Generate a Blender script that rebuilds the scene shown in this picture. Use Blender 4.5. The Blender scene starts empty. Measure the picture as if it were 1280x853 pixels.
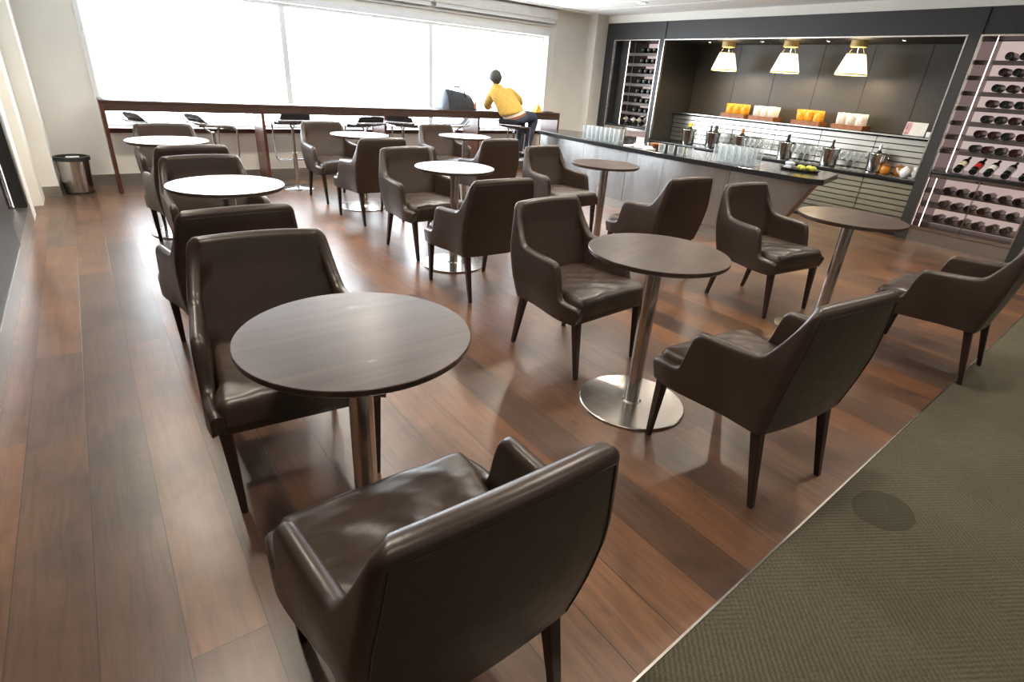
import bpy, bmesh, math, random
from mathutils import Vector, Matrix
random.seed(7)
PI = math.pi
scene = bpy.context.scene
COL = scene.collection

# ------------------------------------------------------------------ helpers
class MB:
    """collects shapes into one bmesh, linked as ONE mesh object"""
    def __init__(s): s.bm = bmesh.new()
    def box(s, x0, x1, y0, y1, z0, z1, bev=0.0, seg=2, M=None):
        r = bmesh.ops.create_cube(s.bm, size=1.0)
        vs = r['verts']
        for v in vs:
            v.co = Vector(((x0+x1)/2+v.co.x*(x1-x0), (y0+y1)/2+v.co.y*(y1-y0), (z0+z1)/2+v.co.z*(z1-z0)))
        if bev > 0:
            es = list({e for v in vs for e in v.link_edges})
            r2 = bmesh.ops.bevel(s.bm, geom=es, offset=bev, segments=seg, affect='EDGES', profile=0.5)
            vs = list({v for f in r2['faces'] for v in f.verts} | {v for v in vs if v.is_valid})
        if M is not None:
            for v in vs: v.co = M @ v.co
        return s
    def lathe(s, prof, n=24, M=None, cap=True):
        rings = []
        for r, z in prof:
            if r <= 1e-6:
                p = Vector((0, 0, z)); rings.append([s.bm.verts.new(M @ p if M else p)])
            else:
                ring = []
                for k in range(n):
                    a = 2*PI*k/n
                    p = Vector((r*math.cos(a), r*math.sin(a), z))
                    ring.append(s.bm.verts.new(M @ p if M else p))
                rings.append(ring)
        for a, b in zip(rings, rings[1:]):
            for k in range(n):
                k2 = (k+1) % n
                if len(a) == 1 and len(b) == 1: continue
                if len(a) == 1: s.bm.faces.new((a[0], b[k], b[k2]))
                elif len(b) == 1: s.bm.faces.new((a[k], b[0], a[k2]))
                else: s.bm.faces.new((a[k], b[k], b[k2], a[k2]))
        if cap:
            if len(rings[0]) > 1: s.bm.faces.new(rings[0])
            if len(rings[-1]) > 1: s.bm.faces.new(rings[-1])
        return s
    def tube(s, pts, r, n=8, closed=False, r1=None):
        pts = [Vector(p) for p in pts]; m = len(pts); rings = []
        up = None
        for i, p in enumerate(pts):
            if closed: t = (pts[(i+1) % m]-pts[i-1])
            else: t = pts[min(i+1, m-1)]-pts[max(i-1, 0)]
            t.normalize()
            if up is None:
                up = Vector((0, 0, 1)) if abs(t.z) < 0.9 else Vector((1, 0, 0))
            a = t.cross(up)
            if a.length < 1e-4: a = t.orthogonal()
            a.normalize(); b = a.cross(t).normalized(); up = b
            rr = r if r1 is None else r+(r1-r)*i/(m-1)
            rings.append([s.bm.verts.new(p+a*rr*math.cos(2*PI*k/n)+b*rr*math.sin(2*PI*k/n)) for k in range(n)])
        pairs = list(zip(rings, rings[1:]))
        if closed: pairs.append((rings[-1], rings[0]))
        for a, b in pairs:
            for k in range(n):
                s.bm.faces.new((a[k], a[(k+1) % n], b[(k+1) % n], b[k]))
        if not closed:
            s.bm.faces.new(rings[0]); s.bm.faces.new(rings[-1])
        return s
    def prism(s, poly, z0, z1):
        b = [s.bm.verts.new((x, y, z0)) for x, y in poly]; t = [s.bm.verts.new((x, y, z1)) for x, y in poly]
        n = len(poly)
        s.bm.faces.new(b); s.bm.faces.new(t)
        for k in range(n): s.bm.faces.new((b[k], b[(k+1) % n], t[(k+1) % n], t[k]))
        return s
    def mesh(s, name, mat, smooth=None):
        bmesh.ops.recalc_face_normals(s.bm, faces=s.bm.faces[:])
        me = bpy.data.meshes.new(name); s.bm.to_mesh(me); s.bm.free()
        if mat: me.materials.append(mat)
        if smooth is not None:
            for p in me.polygons: p.use_smooth = True
            try: me.set_sharp_from_angle(angle=math.radians(smooth))
            except Exception: pass
        return me
    def build(s, name, mat, parent=None, smooth=40, loc=(0, 0, 0)):
        o = bpy.data.objects.new(name, s.mesh(name, mat, smooth)); COL.objects.link(o)
        o.location = loc
        if parent is not None: o.parent = parent
        return o

def tag(o, label=None, cat=None, group=None, kind=None):
    if label: o['label'] = label
    if cat: o['category'] = cat
    if group: o['group'] = group
    if kind: o['kind'] = kind
    return o
def empty(name, loc=(0, 0, 0), rz=0.0, label=None, cat=None, group=None):
    o = bpy.data.objects.new(name, None); COL.objects.link(o)
    o.location = loc; o.rotation_euler = (0, 0, rz); o.empty_display_size = 0.1
    return tag(o, label, cat, group)
def struct(o): o['kind'] = 'structure'; return o
def copy_tree(o, parent=None):
    c = o.copy(); COL.objects.link(c)
    if parent is not None: c.parent = parent
    for ch in list(o.children): copy_tree(ch, c)
    return c
ORD = ['first', 'second', 'third', 'fourth', 'fifth', 'sixth', 'seventh', 'eighth', 'ninth', 'tenth', 'eleventh', 'twelfth']

# ------------------------------------------------------------------ materials
def newmat(name):
    m = bpy.data.materials.new(name); m.use_nodes = True
    nt = m.node_tree
    return m, nt, nt.nodes['Principled BSDF']
def N(nt, t, **kw):
    n = nt.nodes.new(t)
    for k, v in kw.items(): setattr(n, k, v)
    return n
def ramp(nt, fac, stops):
    r = N(nt, 'ShaderNodeValToRGB'); el = r.color_ramp.elements
    while len(el) < len(stops): el.new(0.5)
    for e, (p, c) in zip(el, stops):
        e.position = p; e.color = (*c, 1) if len(c) == 3 else c
    nt.links.new(fac, r.inputs['Fac']); return r.outputs['Color']
def coords(nt, scale=(1, 1, 1), rot=(0, 0, 0), loc=(0, 0, 0)):
    tc = N(nt, 'ShaderNodeTexCoord'); mp = N(nt, 'ShaderNodeMapping')
    mp.inputs['Scale'].default_value = scale; mp.inputs['Rotation'].default_value = rot; mp.inputs['Location'].default_value = loc
    nt.links.new(tc.outputs['Object'], mp.inputs['Vector']); return mp.outputs['Vector']
def noise(nt, vec, scale, detail=3, rough=0.5, dist=0.0):
    n = N(nt, 'ShaderNodeTexNoise'); n.inputs['Scale'].default_value = scale; n.inputs['Detail'].default_value = detail
    n.inputs['Roughness'].default_value = rough; n.inputs['Distortion'].default_value = dist
    nt.links.new(vec, n.inputs['Vector']); return n.outputs['Fac']
def bump(nt, b, h, strength=0.2, dist=0.01):
    n = N(nt, 'ShaderNodeBump'); n.inputs['Strength'].default_value = strength; n.inputs['Distance'].default_value = dist
    nt.links.new(h, n.inputs['Height']); nt.links.new(n.outputs['Normal'], b.inputs['Normal']); return n
def mixc(nt, fac, a, b, mode='MIX'):
    n = N(nt, 'ShaderNodeMix', data_type='RGBA', blend_type=mode)
    for sock, v in ((n.inputs[0], fac), (n.inputs[6], a), (n.inputs[7], b)):
        if hasattr(v, 'is_linked'): nt.links.new(v, sock)
        elif isinstance(v, (int, float)): sock.default_value = v
        else: sock.default_value = (*v, 1)
    return n.outputs[2]
def math_(nt, op, a, b=None, c=None):
    n = N(nt, 'ShaderNodeMath', operation=op)
    for sock, v in ((n.inputs[0], a), (n.inputs[1], b), (n.inputs[2], c)):
        if v is None: continue
        if hasattr(v, 'is_linked'): nt.links.new(v, sock)
        else: sock.default_value = v
    return n.outputs[0]

def simple(name, col, rough=0.5, metal=0.0, var=0.12, scale=14, bmp=0.0, bscale=200, stretch=(1, 1, 1), spec=0.5):
    m, nt, b = newmat(name)
    v = coords(nt, stretch)
    f = noise(nt, v, scale)
    c = ramp(nt, f, [(0.3, tuple(x*(1-var) for x in col)), (0.7, tuple(min(1, x*(1+var)) for x in col))])
    nt.links.new(c, b.inputs['Base Color'])
    b.inputs['Roughness'].default_value = rough; b.inputs['Metallic'].default_value = metal
    b.inputs['Specular IOR Level'].default_value = spec
    if bmp > 0: bump(nt, b, noise(nt, v, bscale, 2), bmp, 0.003)
    return m
def emit(name, col, strength):
    m, nt, b = newmat(name)
    v = coords(nt); f = noise(nt, v, 5)
    c = ramp(nt, f, [(0, tuple(x*0.97 for x in col)), (1, col)])
    b.inputs['Base Color'].default_value = (*col, 1)
    nt.links.new(c, b.inputs['Emission Color']); b.inputs['Emission Strength'].default_value = strength
    return m
def clear(name, gloss=0.16, tint=(1, 1, 1), rough=0.02):
    m, nt, b = newmat(name); nt.nodes.remove(b)
    out = nt.nodes['Material Output']
    t = N(nt, 'ShaderNodeBsdfTransparent'); t.inputs[0].default_value = (*tint, 1)
    g = N(nt, 'ShaderNodeBsdfGlossy'); g.inputs['Roughness'].default_value = rough
    lw = N(nt, 'ShaderNodeLayerWeight'); lw.inputs[0].default_value = 0.35
    f = math_(nt, 'MULTIPLY_ADD', lw.outputs['Facing'], 0.55, gloss*0.4)
    mx = N(nt, 'ShaderNodeMixShader')
    nt.links.new(f, mx.inputs[0]); nt.links.new(t.outputs[0], mx.inputs[1]); nt.links.new(g.outputs[0], mx.inputs[2])
    nt.links.new(mx.outputs[0], out.inputs['Surface']); return m

def glassware():
    """thin clear glass: see-through in the middle of a wall, edges whitened to paint in the light they would refract"""
    m, nt, b = newmat('clear_glass'); nt.nodes.remove(b); out = nt.nodes['Material Output']
    t = N(nt, 'ShaderNodeBsdfTransparent'); t.inputs[0].default_value = (0.97, 0.985, 0.99, 1)
    g = N(nt, 'ShaderNodeBsdfGlossy'); g.inputs['Roughness'].default_value = 0.10
    d = N(nt, 'ShaderNodeBsdfDiffuse'); d.inputs[0].default_value = (0.85, 0.90, 0.93, 1)  # milky white painted in for bright surroundings refracted at the edges
    v = coords(nt); f = noise(nt, v, 30)
    nt.links.new(ramp(nt, f, [(0, (0.80, 0.86, 0.90)), (1, (0.90, 0.94, 0.96))]), d.inputs[0])
    tr = N(nt, 'ShaderNodeBsdfTranslucent'); tr.inputs[0].default_value = (0.88, 0.93, 0.96, 1)
    m1 = N(nt, 'ShaderNodeMixShader'); m1.inputs[0].default_value = 0.5; nt.links.new(d.outputs[0], m1.inputs[1]); nt.links.new(tr.outputs[0], m1.inputs[2])
    m2 = N(nt, 'ShaderNodeMixShader'); m2.inputs[0].default_value = 0.6; nt.links.new(g.outputs[0], m2.inputs[1]); nt.links.new(m1.outputs[0], m2.inputs[2])
    lw = N(nt, 'ShaderNodeLayerWeight'); lw.inputs[0].default_value = 0.5
    fac = math_(nt, 'MULTIPLY_ADD', math_(nt, 'POWER', lw.outputs['Facing'], 1.5), 0.66, 0.13)
    mx = N(nt, 'ShaderNodeMixShader'); nt.links.new(fac, mx.inputs[0]); nt.links.new(t.outputs[0], mx.inputs[1]); nt.links.new(m2.outputs[0], mx.inputs[2])
    nt.links.new(mx.outputs[0], out.inputs['Surface']); return m

def mat_floor():
    m, nt, b = newmat('oak_planks')
    v = coords(nt, rot=(0, 0, PI/2), loc=(0.4, 0.065, 0))  # rows of planks run along +Y
    br = N(nt, 'ShaderNodeTexBrick'); nt.links.new(v, br.inputs['Vector'])
    br.offset = 0.37; br.offset_frequency = 2
    br.inputs['Scale'].default_value = 1.0; br.inputs['Brick Width'].default_value = 2.1; br.inputs['Row Height'].default_value = 0.19
    br.inputs['Mortar Size'].default_value = 0.0022; br.inputs['Mortar Smooth'].default_value = 0.15; br.inputs['Bias'].default_value = 0.0
    br.inputs['Color1'].default_value = (0, 0, 0, 1); br.inputs['Color2'].default_value = (1, 1, 1, 1); br.inputs['Mortar'].default_value = (0.5, 0.5, 0.5, 1)
    plank = br.outputs['Color']
    tone = ramp(nt, plank, [(0.0, (0.064, 0.036, 0.025)), (0.25, (0.098, 0.051, 0.031)), (0.45, (0.138, 0.061, 0.029)), (0.6, (0.084, 0.050, 0.035)), (0.8, (0.128, 0.062, 0.033)), (1.0, (0.160, 0.077, 0.037))])
    # grain: stretched along the plank, shifted per plank
    off = N(nt, 'ShaderNodeCombineXYZ'); nt.links.new(math_(nt, 'MULTIPLY', plank, 37.0), off.inputs[0]); nt.links.new(math_(nt, 'MULTIPLY', plank, 11.0), off.inputs[1])
    ad = N(nt, 'ShaderNodeVectorMath', operation='ADD'); nt.links.new(v, ad.inputs[0]); nt.links.new(off.outputs[0], ad.inputs[1])
    st = N(nt, 'ShaderNodeMapping'); st.inputs['Scale'].default_value = (1.5, 16, 1); nt.links.new(ad.outputs[0], st.inputs['Vector'])
    grain = noise(nt, st.outputs[0], 2.2, 7, 0.62, 0.8)
    c = mixc(nt, 0.85, tone, ramp(nt, grain, [(0.25, (0.52, 0.5, 0.5)), (0.5, (0.98, 0.97, 0.96)), (0.75, (1.34, 1.3, 1.24))]), 'MULTIPLY')
    blot = noise(nt, ad.outputs[0], 2.6, 4, 0.6, 0.4)
    c = mixc(nt, 0.75, c, ramp(nt, blot, [(0.26, (0.42, 0.42, 0.46)), (0.5, (1, 1, 1)), (0.74, (1.4, 1.3, 1.15))]), 'MULTIPLY')
    # knots
    kn = N(nt, 'ShaderNodeMapping'); kn.inputs['Scale'].default_value = (1.0, 1.9, 1); nt.links.new(ad.outputs[0], kn.inputs['Vector'])
    vo = N(nt, 'ShaderNodeTexVoronoi'); vo.inputs['Scale'].default_value = 2.1; nt.links.new(kn.outputs[0], vo.inputs['Vector'])
    kd = math_(nt, 'ADD', vo.outputs['Distance'], math_(nt, 'MULTIPLY', noise(nt, ad.outputs[0], 22, 3), 0.07))
    kmask = ramp(nt, kd, [(0.05, (1, 1, 1)), (0.105, (0, 0, 0))])
    c = mixc(nt, math_(nt, 'MULTIPLY', kmask, 0.7), c, (0.03, 0.018, 0.013))
    c = mixc(nt, math_(nt, 'MULTIPLY', br.outputs['Fac'], 0.8), c, (0.03, 0.018, 0.012))
    nt.links.new(c, b.inputs['Base Color'])
    r = ramp(nt, noise(nt, v, 3.1, 5, 0.6), [(0.3, (0.285,)*3), (0.7, (0.37,)*3)])
    nt.links.new(r, b.inputs['Roughness'])
    b.inputs['Coat Weight'].default_value = 0.15; b.inputs['Coat Roughness'].default_value = 0.29
    h = math_(nt, 'ADD', math_(nt, 'MULTIPLY', br.outputs['Fac'], -1.2), math_(nt, 'MULTIPLY', grain, 0.35))
    h = math_(nt, 'ADD', h, math_(nt, 'MULTIPLY', noise(nt, v, 5, 2), 0.8))
    bump(nt, b, h, 0.28, 0.004)
    return m

def mat_carpet():
    m, nt, b = newmat('ribbed_carpet')
    v = coords(nt)
    def rib(rot, sc):
        mp = N(nt, 'ShaderNodeMapping'); mp.inputs['Rotation'].default_value = (0, 0, rot); nt.links.new(v, mp.inputs['Vector'])
        w = N(nt, 'ShaderNodeTexWave'); w.inputs['Scale'].default_value = sc; w.inputs['Distortion'].default_value = 2.0; w.inputs['Detail'].default_value = 3; w.inputs['Detail Scale'].default_value = 2.5
        nt.links.new(mp.outputs[0], w.inputs['Vector']); return w.outputs['Fac']
    patch = ramp(nt, noise(nt, v, 1.7, 3, 0.5), [(0.42, (0, 0, 0)), (0.58, (1, 1, 1))])
    ribs = mixc(nt, patch, rib(0.75, 21), rib(2.1, 21))
    fine = noise(nt, v, 260, 3, 0.7); big = noise(nt, v, 2.2, 4, 0.6)
    c = ramp(nt, ribs, [(0.0, (0.066, 0.059, 0.043)), (1.0, (0.100, 0.090, 0.066))])
    c = mixc(nt, 0.8, c, ramp(nt, fine, [(0.3, (0.62, 0.62, 0.62)), (0.7, (1.35, 1.35, 1.35))]), 'MULTIPLY')
    c = mixc(nt, 0.7, c, ramp(nt, big, [(0.3, (0.78, 0.78, 0.78)), (0.7, (1.15, 1.13, 1.08))]), 'MULTIPLY')
    # an old spill with an outline of its own
    sp = N(nt, 'ShaderNodeMapping'); sp.vector_type = 'POINT'
    sp.inputs['Location'].default_value = (-2.17*6.2, -0.43*8.0, 0); sp.inputs['Scale'].default_value = (6.2, 8.0, 1); nt.links.new(v, sp.inputs['Vector'])
    ln = N(nt, 'ShaderNodeVectorMath', operation='LENGTH'); nt.links.new(sp.outputs[0], ln.inputs[0])
    s = math_(nt, 'ADD', ln.outputs['Value'], math_(nt, 'MULTIPLY', noise(nt, v, 9, 3), 0.35))
    c = mixc(nt, ramp(nt, s, [(0.0, (0.5, 0.5, 0.5)), (1.0, (0.62, 0.62, 0.62)), (1.12, (0, 0, 0))]), c, (0.035, 0.032, 0.022))
    nt.links.new(c, b.inputs['Base Color']); b.inputs['Roughness'].default_value = 0.95; b.inputs['Specular IOR Level'].default_value = 0.1
    bump(nt, b, math_(nt, 'ADD', ribs, fine), 0.5, 0.004)
    return m

def mat_leather(name, base):
    m, nt, b = newmat(name)
    v = coords(nt)
    big = noise(nt, v, 5, 4, 0.6); mid = noise(nt, v, 26, 4, 0.6, 0.6); fine = noise(nt, v, 420, 2)
    c = ramp(nt, big, [(0.3, tuple(x*0.82 for x in base)), (0.7, tuple(x*1.18 for x in base))])
    nt.links.new(c, b.inputs['Base Color'])
    nt.links.new(ramp(nt, mid, [(0.3, (0.30,)*3), (0.7, (0.40,)*3)]), b.inputs['Roughness'])
    b.inputs['Specular IOR Level'].default_value = 0.6
    h = math_(nt, 'ADD', math_(nt, 'MULTIPLY', mid, 0.7), math_(nt, 'MULTIPLY', fine, 0.12))
    bump(nt, b, h, 0.22, 0.004)
    return m

def mat_walnut(name, marks=None):
    m, nt, b = newmat(name)
    v = coords(nt, (1.0, 26, 1))
    g = noise(nt, v, 1.6, 6, 0.6, 0.0); v2 = coords(nt)
    c = ramp(nt, g, [(0.25, (0.034, 0.021, 0.016)), (0.5, (0.056, 0.035, 0.026)), (0.75, (0.086, 0.056, 0.042))])
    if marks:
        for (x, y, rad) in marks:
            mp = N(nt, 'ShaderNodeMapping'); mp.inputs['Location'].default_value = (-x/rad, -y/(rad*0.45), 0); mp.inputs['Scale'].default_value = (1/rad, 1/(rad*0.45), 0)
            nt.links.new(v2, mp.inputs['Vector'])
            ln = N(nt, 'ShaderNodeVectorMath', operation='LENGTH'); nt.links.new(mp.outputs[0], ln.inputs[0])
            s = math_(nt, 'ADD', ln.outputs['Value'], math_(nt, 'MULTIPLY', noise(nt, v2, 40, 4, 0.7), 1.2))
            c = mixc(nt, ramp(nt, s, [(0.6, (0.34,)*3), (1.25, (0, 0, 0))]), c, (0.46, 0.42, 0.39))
    nt.links.new(c, b.inputs['Base Color'])
    nt.links.new(ramp(nt, noise(nt, v2, 7, 3), [(0.3, (0.285,)*3), (0.7, (0.34,)*3)]), b.inputs['Roughness'])
    return m

def mat_brushed(name, col, rough=0.3, stretch=(120, 120, 2), metal=1.0, aniso=0.4):
    m, nt, b = newmat(name)
    v = coords(nt, stretch)
    g = noise(nt, v, 3.0, 4, 0.6)
    nt.links.new(ramp(nt, g, [(0.25, tuple(x*0.86 for x in col)), (0.75, tuple(min(1, x*1.08) for x in col))]), b.inputs['Base Color'])
    nt.links.new(ramp(nt, g, [(0.2, (rough*0.85,)*3), (0.8, (min(1, rough*1.2),)*3)]), b.inputs['Roughness'])
    b.inputs['Metallic'].default_value = metal
    return m

def mat_blackwood():
    m, nt, b = newmat('black_wood_panel')
    v = coords(nt, (40, 40, 3)); g = noise(nt, v, 2, 5, 0.6)
    nt.links.new(ramp(nt, g, [(0.3, (0.021, 0.021, 0.0205)), (0.7, (0.033, 0.032, 0.030))]), b.inputs['Base Color'])
    b.inputs['Roughness'].default_value = 0.5
    return m

M = {}
M['floor'] = mat_floor(); M['carpet'] = mat_carpet()
M['leather'] = mat_leather('brown_leather', (0.036, 0.0220, 0.0158))
M['leather_seat'] = mat_leather('brown_leather_seat', (0.040, 0.0250, 0.018))
M['legwood'] = simple('dark_mahogany', (0.022, 0.010, 0.008), 0.35, var=0.3, scale=8, stretch=(8, 8, 1))
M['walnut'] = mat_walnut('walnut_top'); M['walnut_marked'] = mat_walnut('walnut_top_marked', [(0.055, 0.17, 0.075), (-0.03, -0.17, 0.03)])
M['steel'] = mat_brushed('brushed_steel', (0.62, 0.60, 0.57), 0.21, (90, 90, 0.6))
M['steel_base'] = mat_brushed('brushed_steel_disc', (0.60, 0.57, 0.53), 0.21, (90, 2, 2))
M['chrome'] = simple('chrome', (0.75, 0.76, 0.78), 0.12, 1.0, 0.03)
M['bar_steel'] = mat_brushed('bar_front_steel', (0.40, 0.395, 0.385), 0.24, (14, 14, 0.5))
_b = M['bar_steel'].node_tree; _p = _b.nodes['Principled BSDF']; _p.inputs['Anisotropic'].default_value = 0.9
_t = _b.nodes.new('ShaderNodeCombineXYZ'); _t.inputs[2].default_value = 1.0; _b.links.new(_t.outputs[0], _p.inputs['Tangent'])
M['louver'] = simple('louvre_steel', (0.15, 0.138, 0.105), 0.31, 0.9, 0.05, 3, stretch=(0.5, 0.5, 6))
M['splash'] = simple('splash_steel', (0.52, 0.50, 0.455), 0.29, 0.9, 0.05, 3, stretch=(0.5, 0.5, 6))
M['kick'] = mat_brushed('baseboard_steel', (0.50, 0.48, 0.44), 0.34, (2, 2, 60))
M['wall'] = simple('cream_paint', (0.80, 0.78, 0.72), 0.85, var=0.03, scale=3, bmp=0.05)
M['ceiling'] = simple('white_ceiling', (0.88, 0.87, 0.84), 0.9, var=0.02, scale=3)
M['frame_white'] = simple('white_frame', (0.82, 0.83, 0.84), 0.4, var=0.02)
M['blind'] = simple('pale_blind_cassette', (0.74, 0.74, 0.72), 0.6, var=0.03)
M['blackwood'] = mat_blackwood()
M['alcove'] = simple('taupe_panel', (0.060, 0.054, 0.045), 0.42, var=0.12, scale=6, stretch=(30, 30, 2))
M['trimmetal'] = simple('edge_trim_metal', (0.72, 0.70, 0.66), 0.25, 1.0, 0.03)
M['granite'] = simple('black_granite', (0.018, 0.019, 0.021), 0.16, var=0.5, scale=160)
M['redwood'] = simple('red_brown_wood', (0.085, 0.030, 0.018), 0.35, var=0.3, scale=6, stretch=(2, 20, 2))
M['counterwood'] = simple('dark_counter_wood', (0.060, 0.034, 0.024), 0.35, var=0.3, scale=5, stretch=(2, 24, 24))
M['black'] = simple('black_metal', (0.012, 0.012, 0.012), 0.4, var=0.2)
M['blackpad'] = simple('black_seat_pad', (0.016, 0.016, 0.018), 0.35, var=0.2, bmp=0.1)
M['rubber'] = simple('black_plastic', (0.02, 0.02, 0.02), 0.55, var=0.2)
M['glass'] = glassware(); M['pane'] = clear('window_pane', 0.05); M['doorpane'] = clear('cabinet_pane', 0.10, (0.96, 0.94, 0.93))
M['bottle'] = simple('dark_bottle_glass', (0.010, 0.012, 0.009), 0.22, var=0.3, spec=0.35)
M['bottle_red'] = simple('dark_red_bottle', (0.022, 0.006, 0.006), 0.22, var=0.3, spec=0.35)
M['foil_red'] = simple('red_foil', (0.25, 0.02, 0.02), 0.35, var=0.1)
M['foil_black'] = simple('black_foil', (0.02, 0.02, 0.02), 0.35, var=0.1)
M['foil_gold'] = simple('copper_foil', (0.45, 0.22, 0.08), 0.35, 0.6, var=0.1)
M['foil_silver'] = simple('silver_foil', (0.62, 0.62, 0.62), 0.3, 0.7, var=0.1)
M['foil_yellow'] = simple('yellow_foil', (0.75, 0.60, 0.08), 0.35, 0.2, var=0.1)
M['label_cream'] = simple('cream_label', (0.72, 0.66, 0.50), 0.6, var=0.1)
M['label_white'] = simple('white_label', (0.80, 0.80, 0.78), 0.6, var=0.06)
M['label_red'] = simple('red_label', (0.55, 0.04, 0.03), 0.5, var=0.1)
M['pinkback'] = emit('pink_glow_panel', (0.86, 0.68, 0.64), 0.42)  # panel glows by itself, standing in for LED light falling on it
M['rackside'] = simple('dark_mirror_side', (0.20, 0.15, 0.15), 0.10, 0.85, 0.05)
M['rail'] = simple('grey_rack_rail', (0.11, 0.09, 0.085), 0.4, 0.3, var=0.08)
M['led'] = emit('led_strip', (1.0, 0.88, 0.85), 4.0)
M['downlight'] = emit('downlight_glow', (1.0, 0.90, 0.74), 14.0)
M['bucket'] = simple('polished_bucket', (0.66, 0.65, 0.64), 0.14, 1.0, 0.06)
M['traywood'] = simple('tray_wood', (0.30, 0.115, 0.045), 0.45, var=0.25, scale=6, stretch=(3, 3, 20))
M['packet_orange'] = simple('orange_packet', (0.85, 0.36, 0.02), 0.35, var=0.35, scale=30)
M['packet_white'] = simple('cream_packet', (0.78, 0.72, 0.64), 0.35, var=0.3, scale=30)
M['lampcap'] = simple('yellow_lamp_rose', (0.78, 0.55, 0.20), 0.5, var=0.05)
M['jar_orange'] = simple('orange_jar', (0.60, 0.24, 0.03), 0.25, var=0.2)
M['china'] = simple('white_china', (0.85, 0.85, 0.85), 0.2, var=0.03)
M['paper_blue'] = simple('pale_blue_napkin', (0.55, 0.62, 0.72), 0.8, var=0.15)
M['lemon'] = simple('lemon_lime', (0.40, 0.42, 0.05), 0.45, var=0.4, scale=40)
M['sweater'] = simple('mustard_knit', (0.60, 0.38, 0.085), 0.9, var=0.12, scale=30, bmp=0.3, bscale=120)
M['jeans'] = simple('dark_denim', (0.022, 0.032, 0.060), 0.8, var=0.25, scale=30)
M['skin'] = simple('skin', (0.50, 0.29, 0.20), 0.5, var=0.06)
M['hair'] = simple('dark_hair', (0.055, 0.05, 0.045), 0.6, var=0.4, scale=60)
M['shirt'] = simple('pale_shirt', (0.72, 0.58, 0.52), 0.8, var=0.08)
M['belt'] = simple('tan_belt', (0.22, 0.09, 0.04), 0.5, var=0.1)
M['shoe'] = simple('black_shoe', (0.015, 0.015, 0.017), 0.4, var=0.1)
M['sole'] = simple('white_sole', (0.7, 0.7, 0.7), 0.5, var=0.05)
M['bag'] = simple('black_bag_fabric', (0.022, 0.027, 0.036), 0.65, var=0.25, scale=30, bmp=0.15)
M['bagend'] = simple('grey_bag_fabric', (0.10, 0.125, 0.16), 0.6, var=0.2, scale=30)
M['tagpink'] = simple('pink_tag', (0.62, 0.27, 0.22), 0.5, var=0.1)
M['yellowcard'] = simple('yellow_card', (0.80, 0.50, 0.06), 0.5, var=0.15)

# lamp shade: warm glowing cloth
def mat_shade():
    m, nt, b = newmat('glowing_shade')
    v = coords(nt, (1, 1, 1)); f = noise(nt, v, 30, 2)
    nt.links.new(ramp(nt, f, [(0.2, (1.0, 0.80, 0.46)), (0.8, (1.0, 0.86, 0.56))]), b.inputs['Emission Color'])
    b.inputs['Base Color'].default_value = (0.8, 0.7, 0.5, 1); b.inputs['Emission Strength'].default_value = 1.5
    return m
M['shade'] = mat_shade()

# ------------------------------------------------------------------ room
XR, XB = 7.50, 8.42       # bar-wall face and alcove back
YW, ZC = 7.95, 2.45       # window wall, ceiling
X0, Y0 = -0.60, -4.0
def sbox(name, mat, *b, bev=0.0, smooth=None):
    return struct(MB().box(*b, bev=bev).build(name, M[mat], smooth=smooth if smooth is not None else (40 if bev else None)))

def carpet_y(x): return 0.4452+0.0664*x
fl = MB(); fl.prism([(-1.2, carpet_y(-1.2)), (8.6, carpet_y(8.6)), (8.6, 8.2), (-1.2, 8.2)], -0.06, 0.0)
struct(fl.build('floor', M['floor'], smooth=None))
cp = MB(); cp.prism([(-1.2, Y0-0.2), (8.6, Y0-0.2), (8.6, carpet_y(8.6)-0.008), (-1.2, carpet_y(-1.2)-0.008)], -0.06, 0.002)
struct(cp.build('floor_carpet', M['carpet'], smooth=None))
ts = MB(); ts.prism([(-1.2, carpet_y(-1.2)-0.007), (8.6, carpet_y(8.6)-0.007), (8.6, carpet_y(8.6)+0.0), (-1.2, carpet_y(-1.2)+0.0)], -0.05, 0.004)
struct(ts.build('trim_1', M['trimmetal'], smooth=None))
# ceiling with linear slots running along the room
cl = MB(); cl.box(X0-0.6, 8.6, Y0-0.2, 8.2, ZC, ZC+0.08)
struct(cl.build('ceiling', M['ceiling'], smooth=None))
for k, x in enumerate((6.05, 6.36, 6.80)):
    sbox('trim_%d' % (k+2), 'blind' if k != 1 else 'frame_white', x-0.012, x+0.012, -3.5, 7.3-0.03*k, ZC-0.006, ZC+0.001)
sbox('trim_5', 'blind', X0, 6.9, 7.62, 7.645, ZC-0.01, ZC+0.001)

# window wall with one wide opening
WX0, WX1, WZ0, WZ1 = 0.175, 6.38, 0.625, 2.06
ww = MB()
ww.box(X0-0.6, WX0, YW, YW+0.22, 0, ZC); ww.box(WX1, 8.6, YW, YW+0.22, 0, ZC)
ww.box(WX0, WX1, YW, YW+0.22, 0, WZ0); ww.box(WX0, WX1, YW, YW+0.22, WZ1, ZC)
struct(ww.build('wall_window', M['wall'], smooth=None))
def winframe(n, x0, x1):
    f = MB(); y0, y1 = YW+0.10, YW+0.16; t = 0.035
    f.box(x0, x0+t, y0, y1, WZ0, WZ1); f.box(x1-t, x1, y0, y1, WZ0, WZ1)
    f.box(x0+t, x1-t, y0, y1, WZ0, WZ0+t); f.box(x0+t, x1-t, y0, y1, WZ1-t, WZ1)
    w = struct(f.build('window_%d' % n, M['frame_white'], smooth=None))
    MB().box(x0+t, x1-t, YW+0.125, YW+0.131, WZ0+t, WZ1-t).build('pane', M['pane'], w, smooth=None)
xm1, xm2 = 2.235, 4.30
winframe(1, WX0, xm1); winframe(2, xm1, xm2); winframe(3, xm2, WX1)
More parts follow.
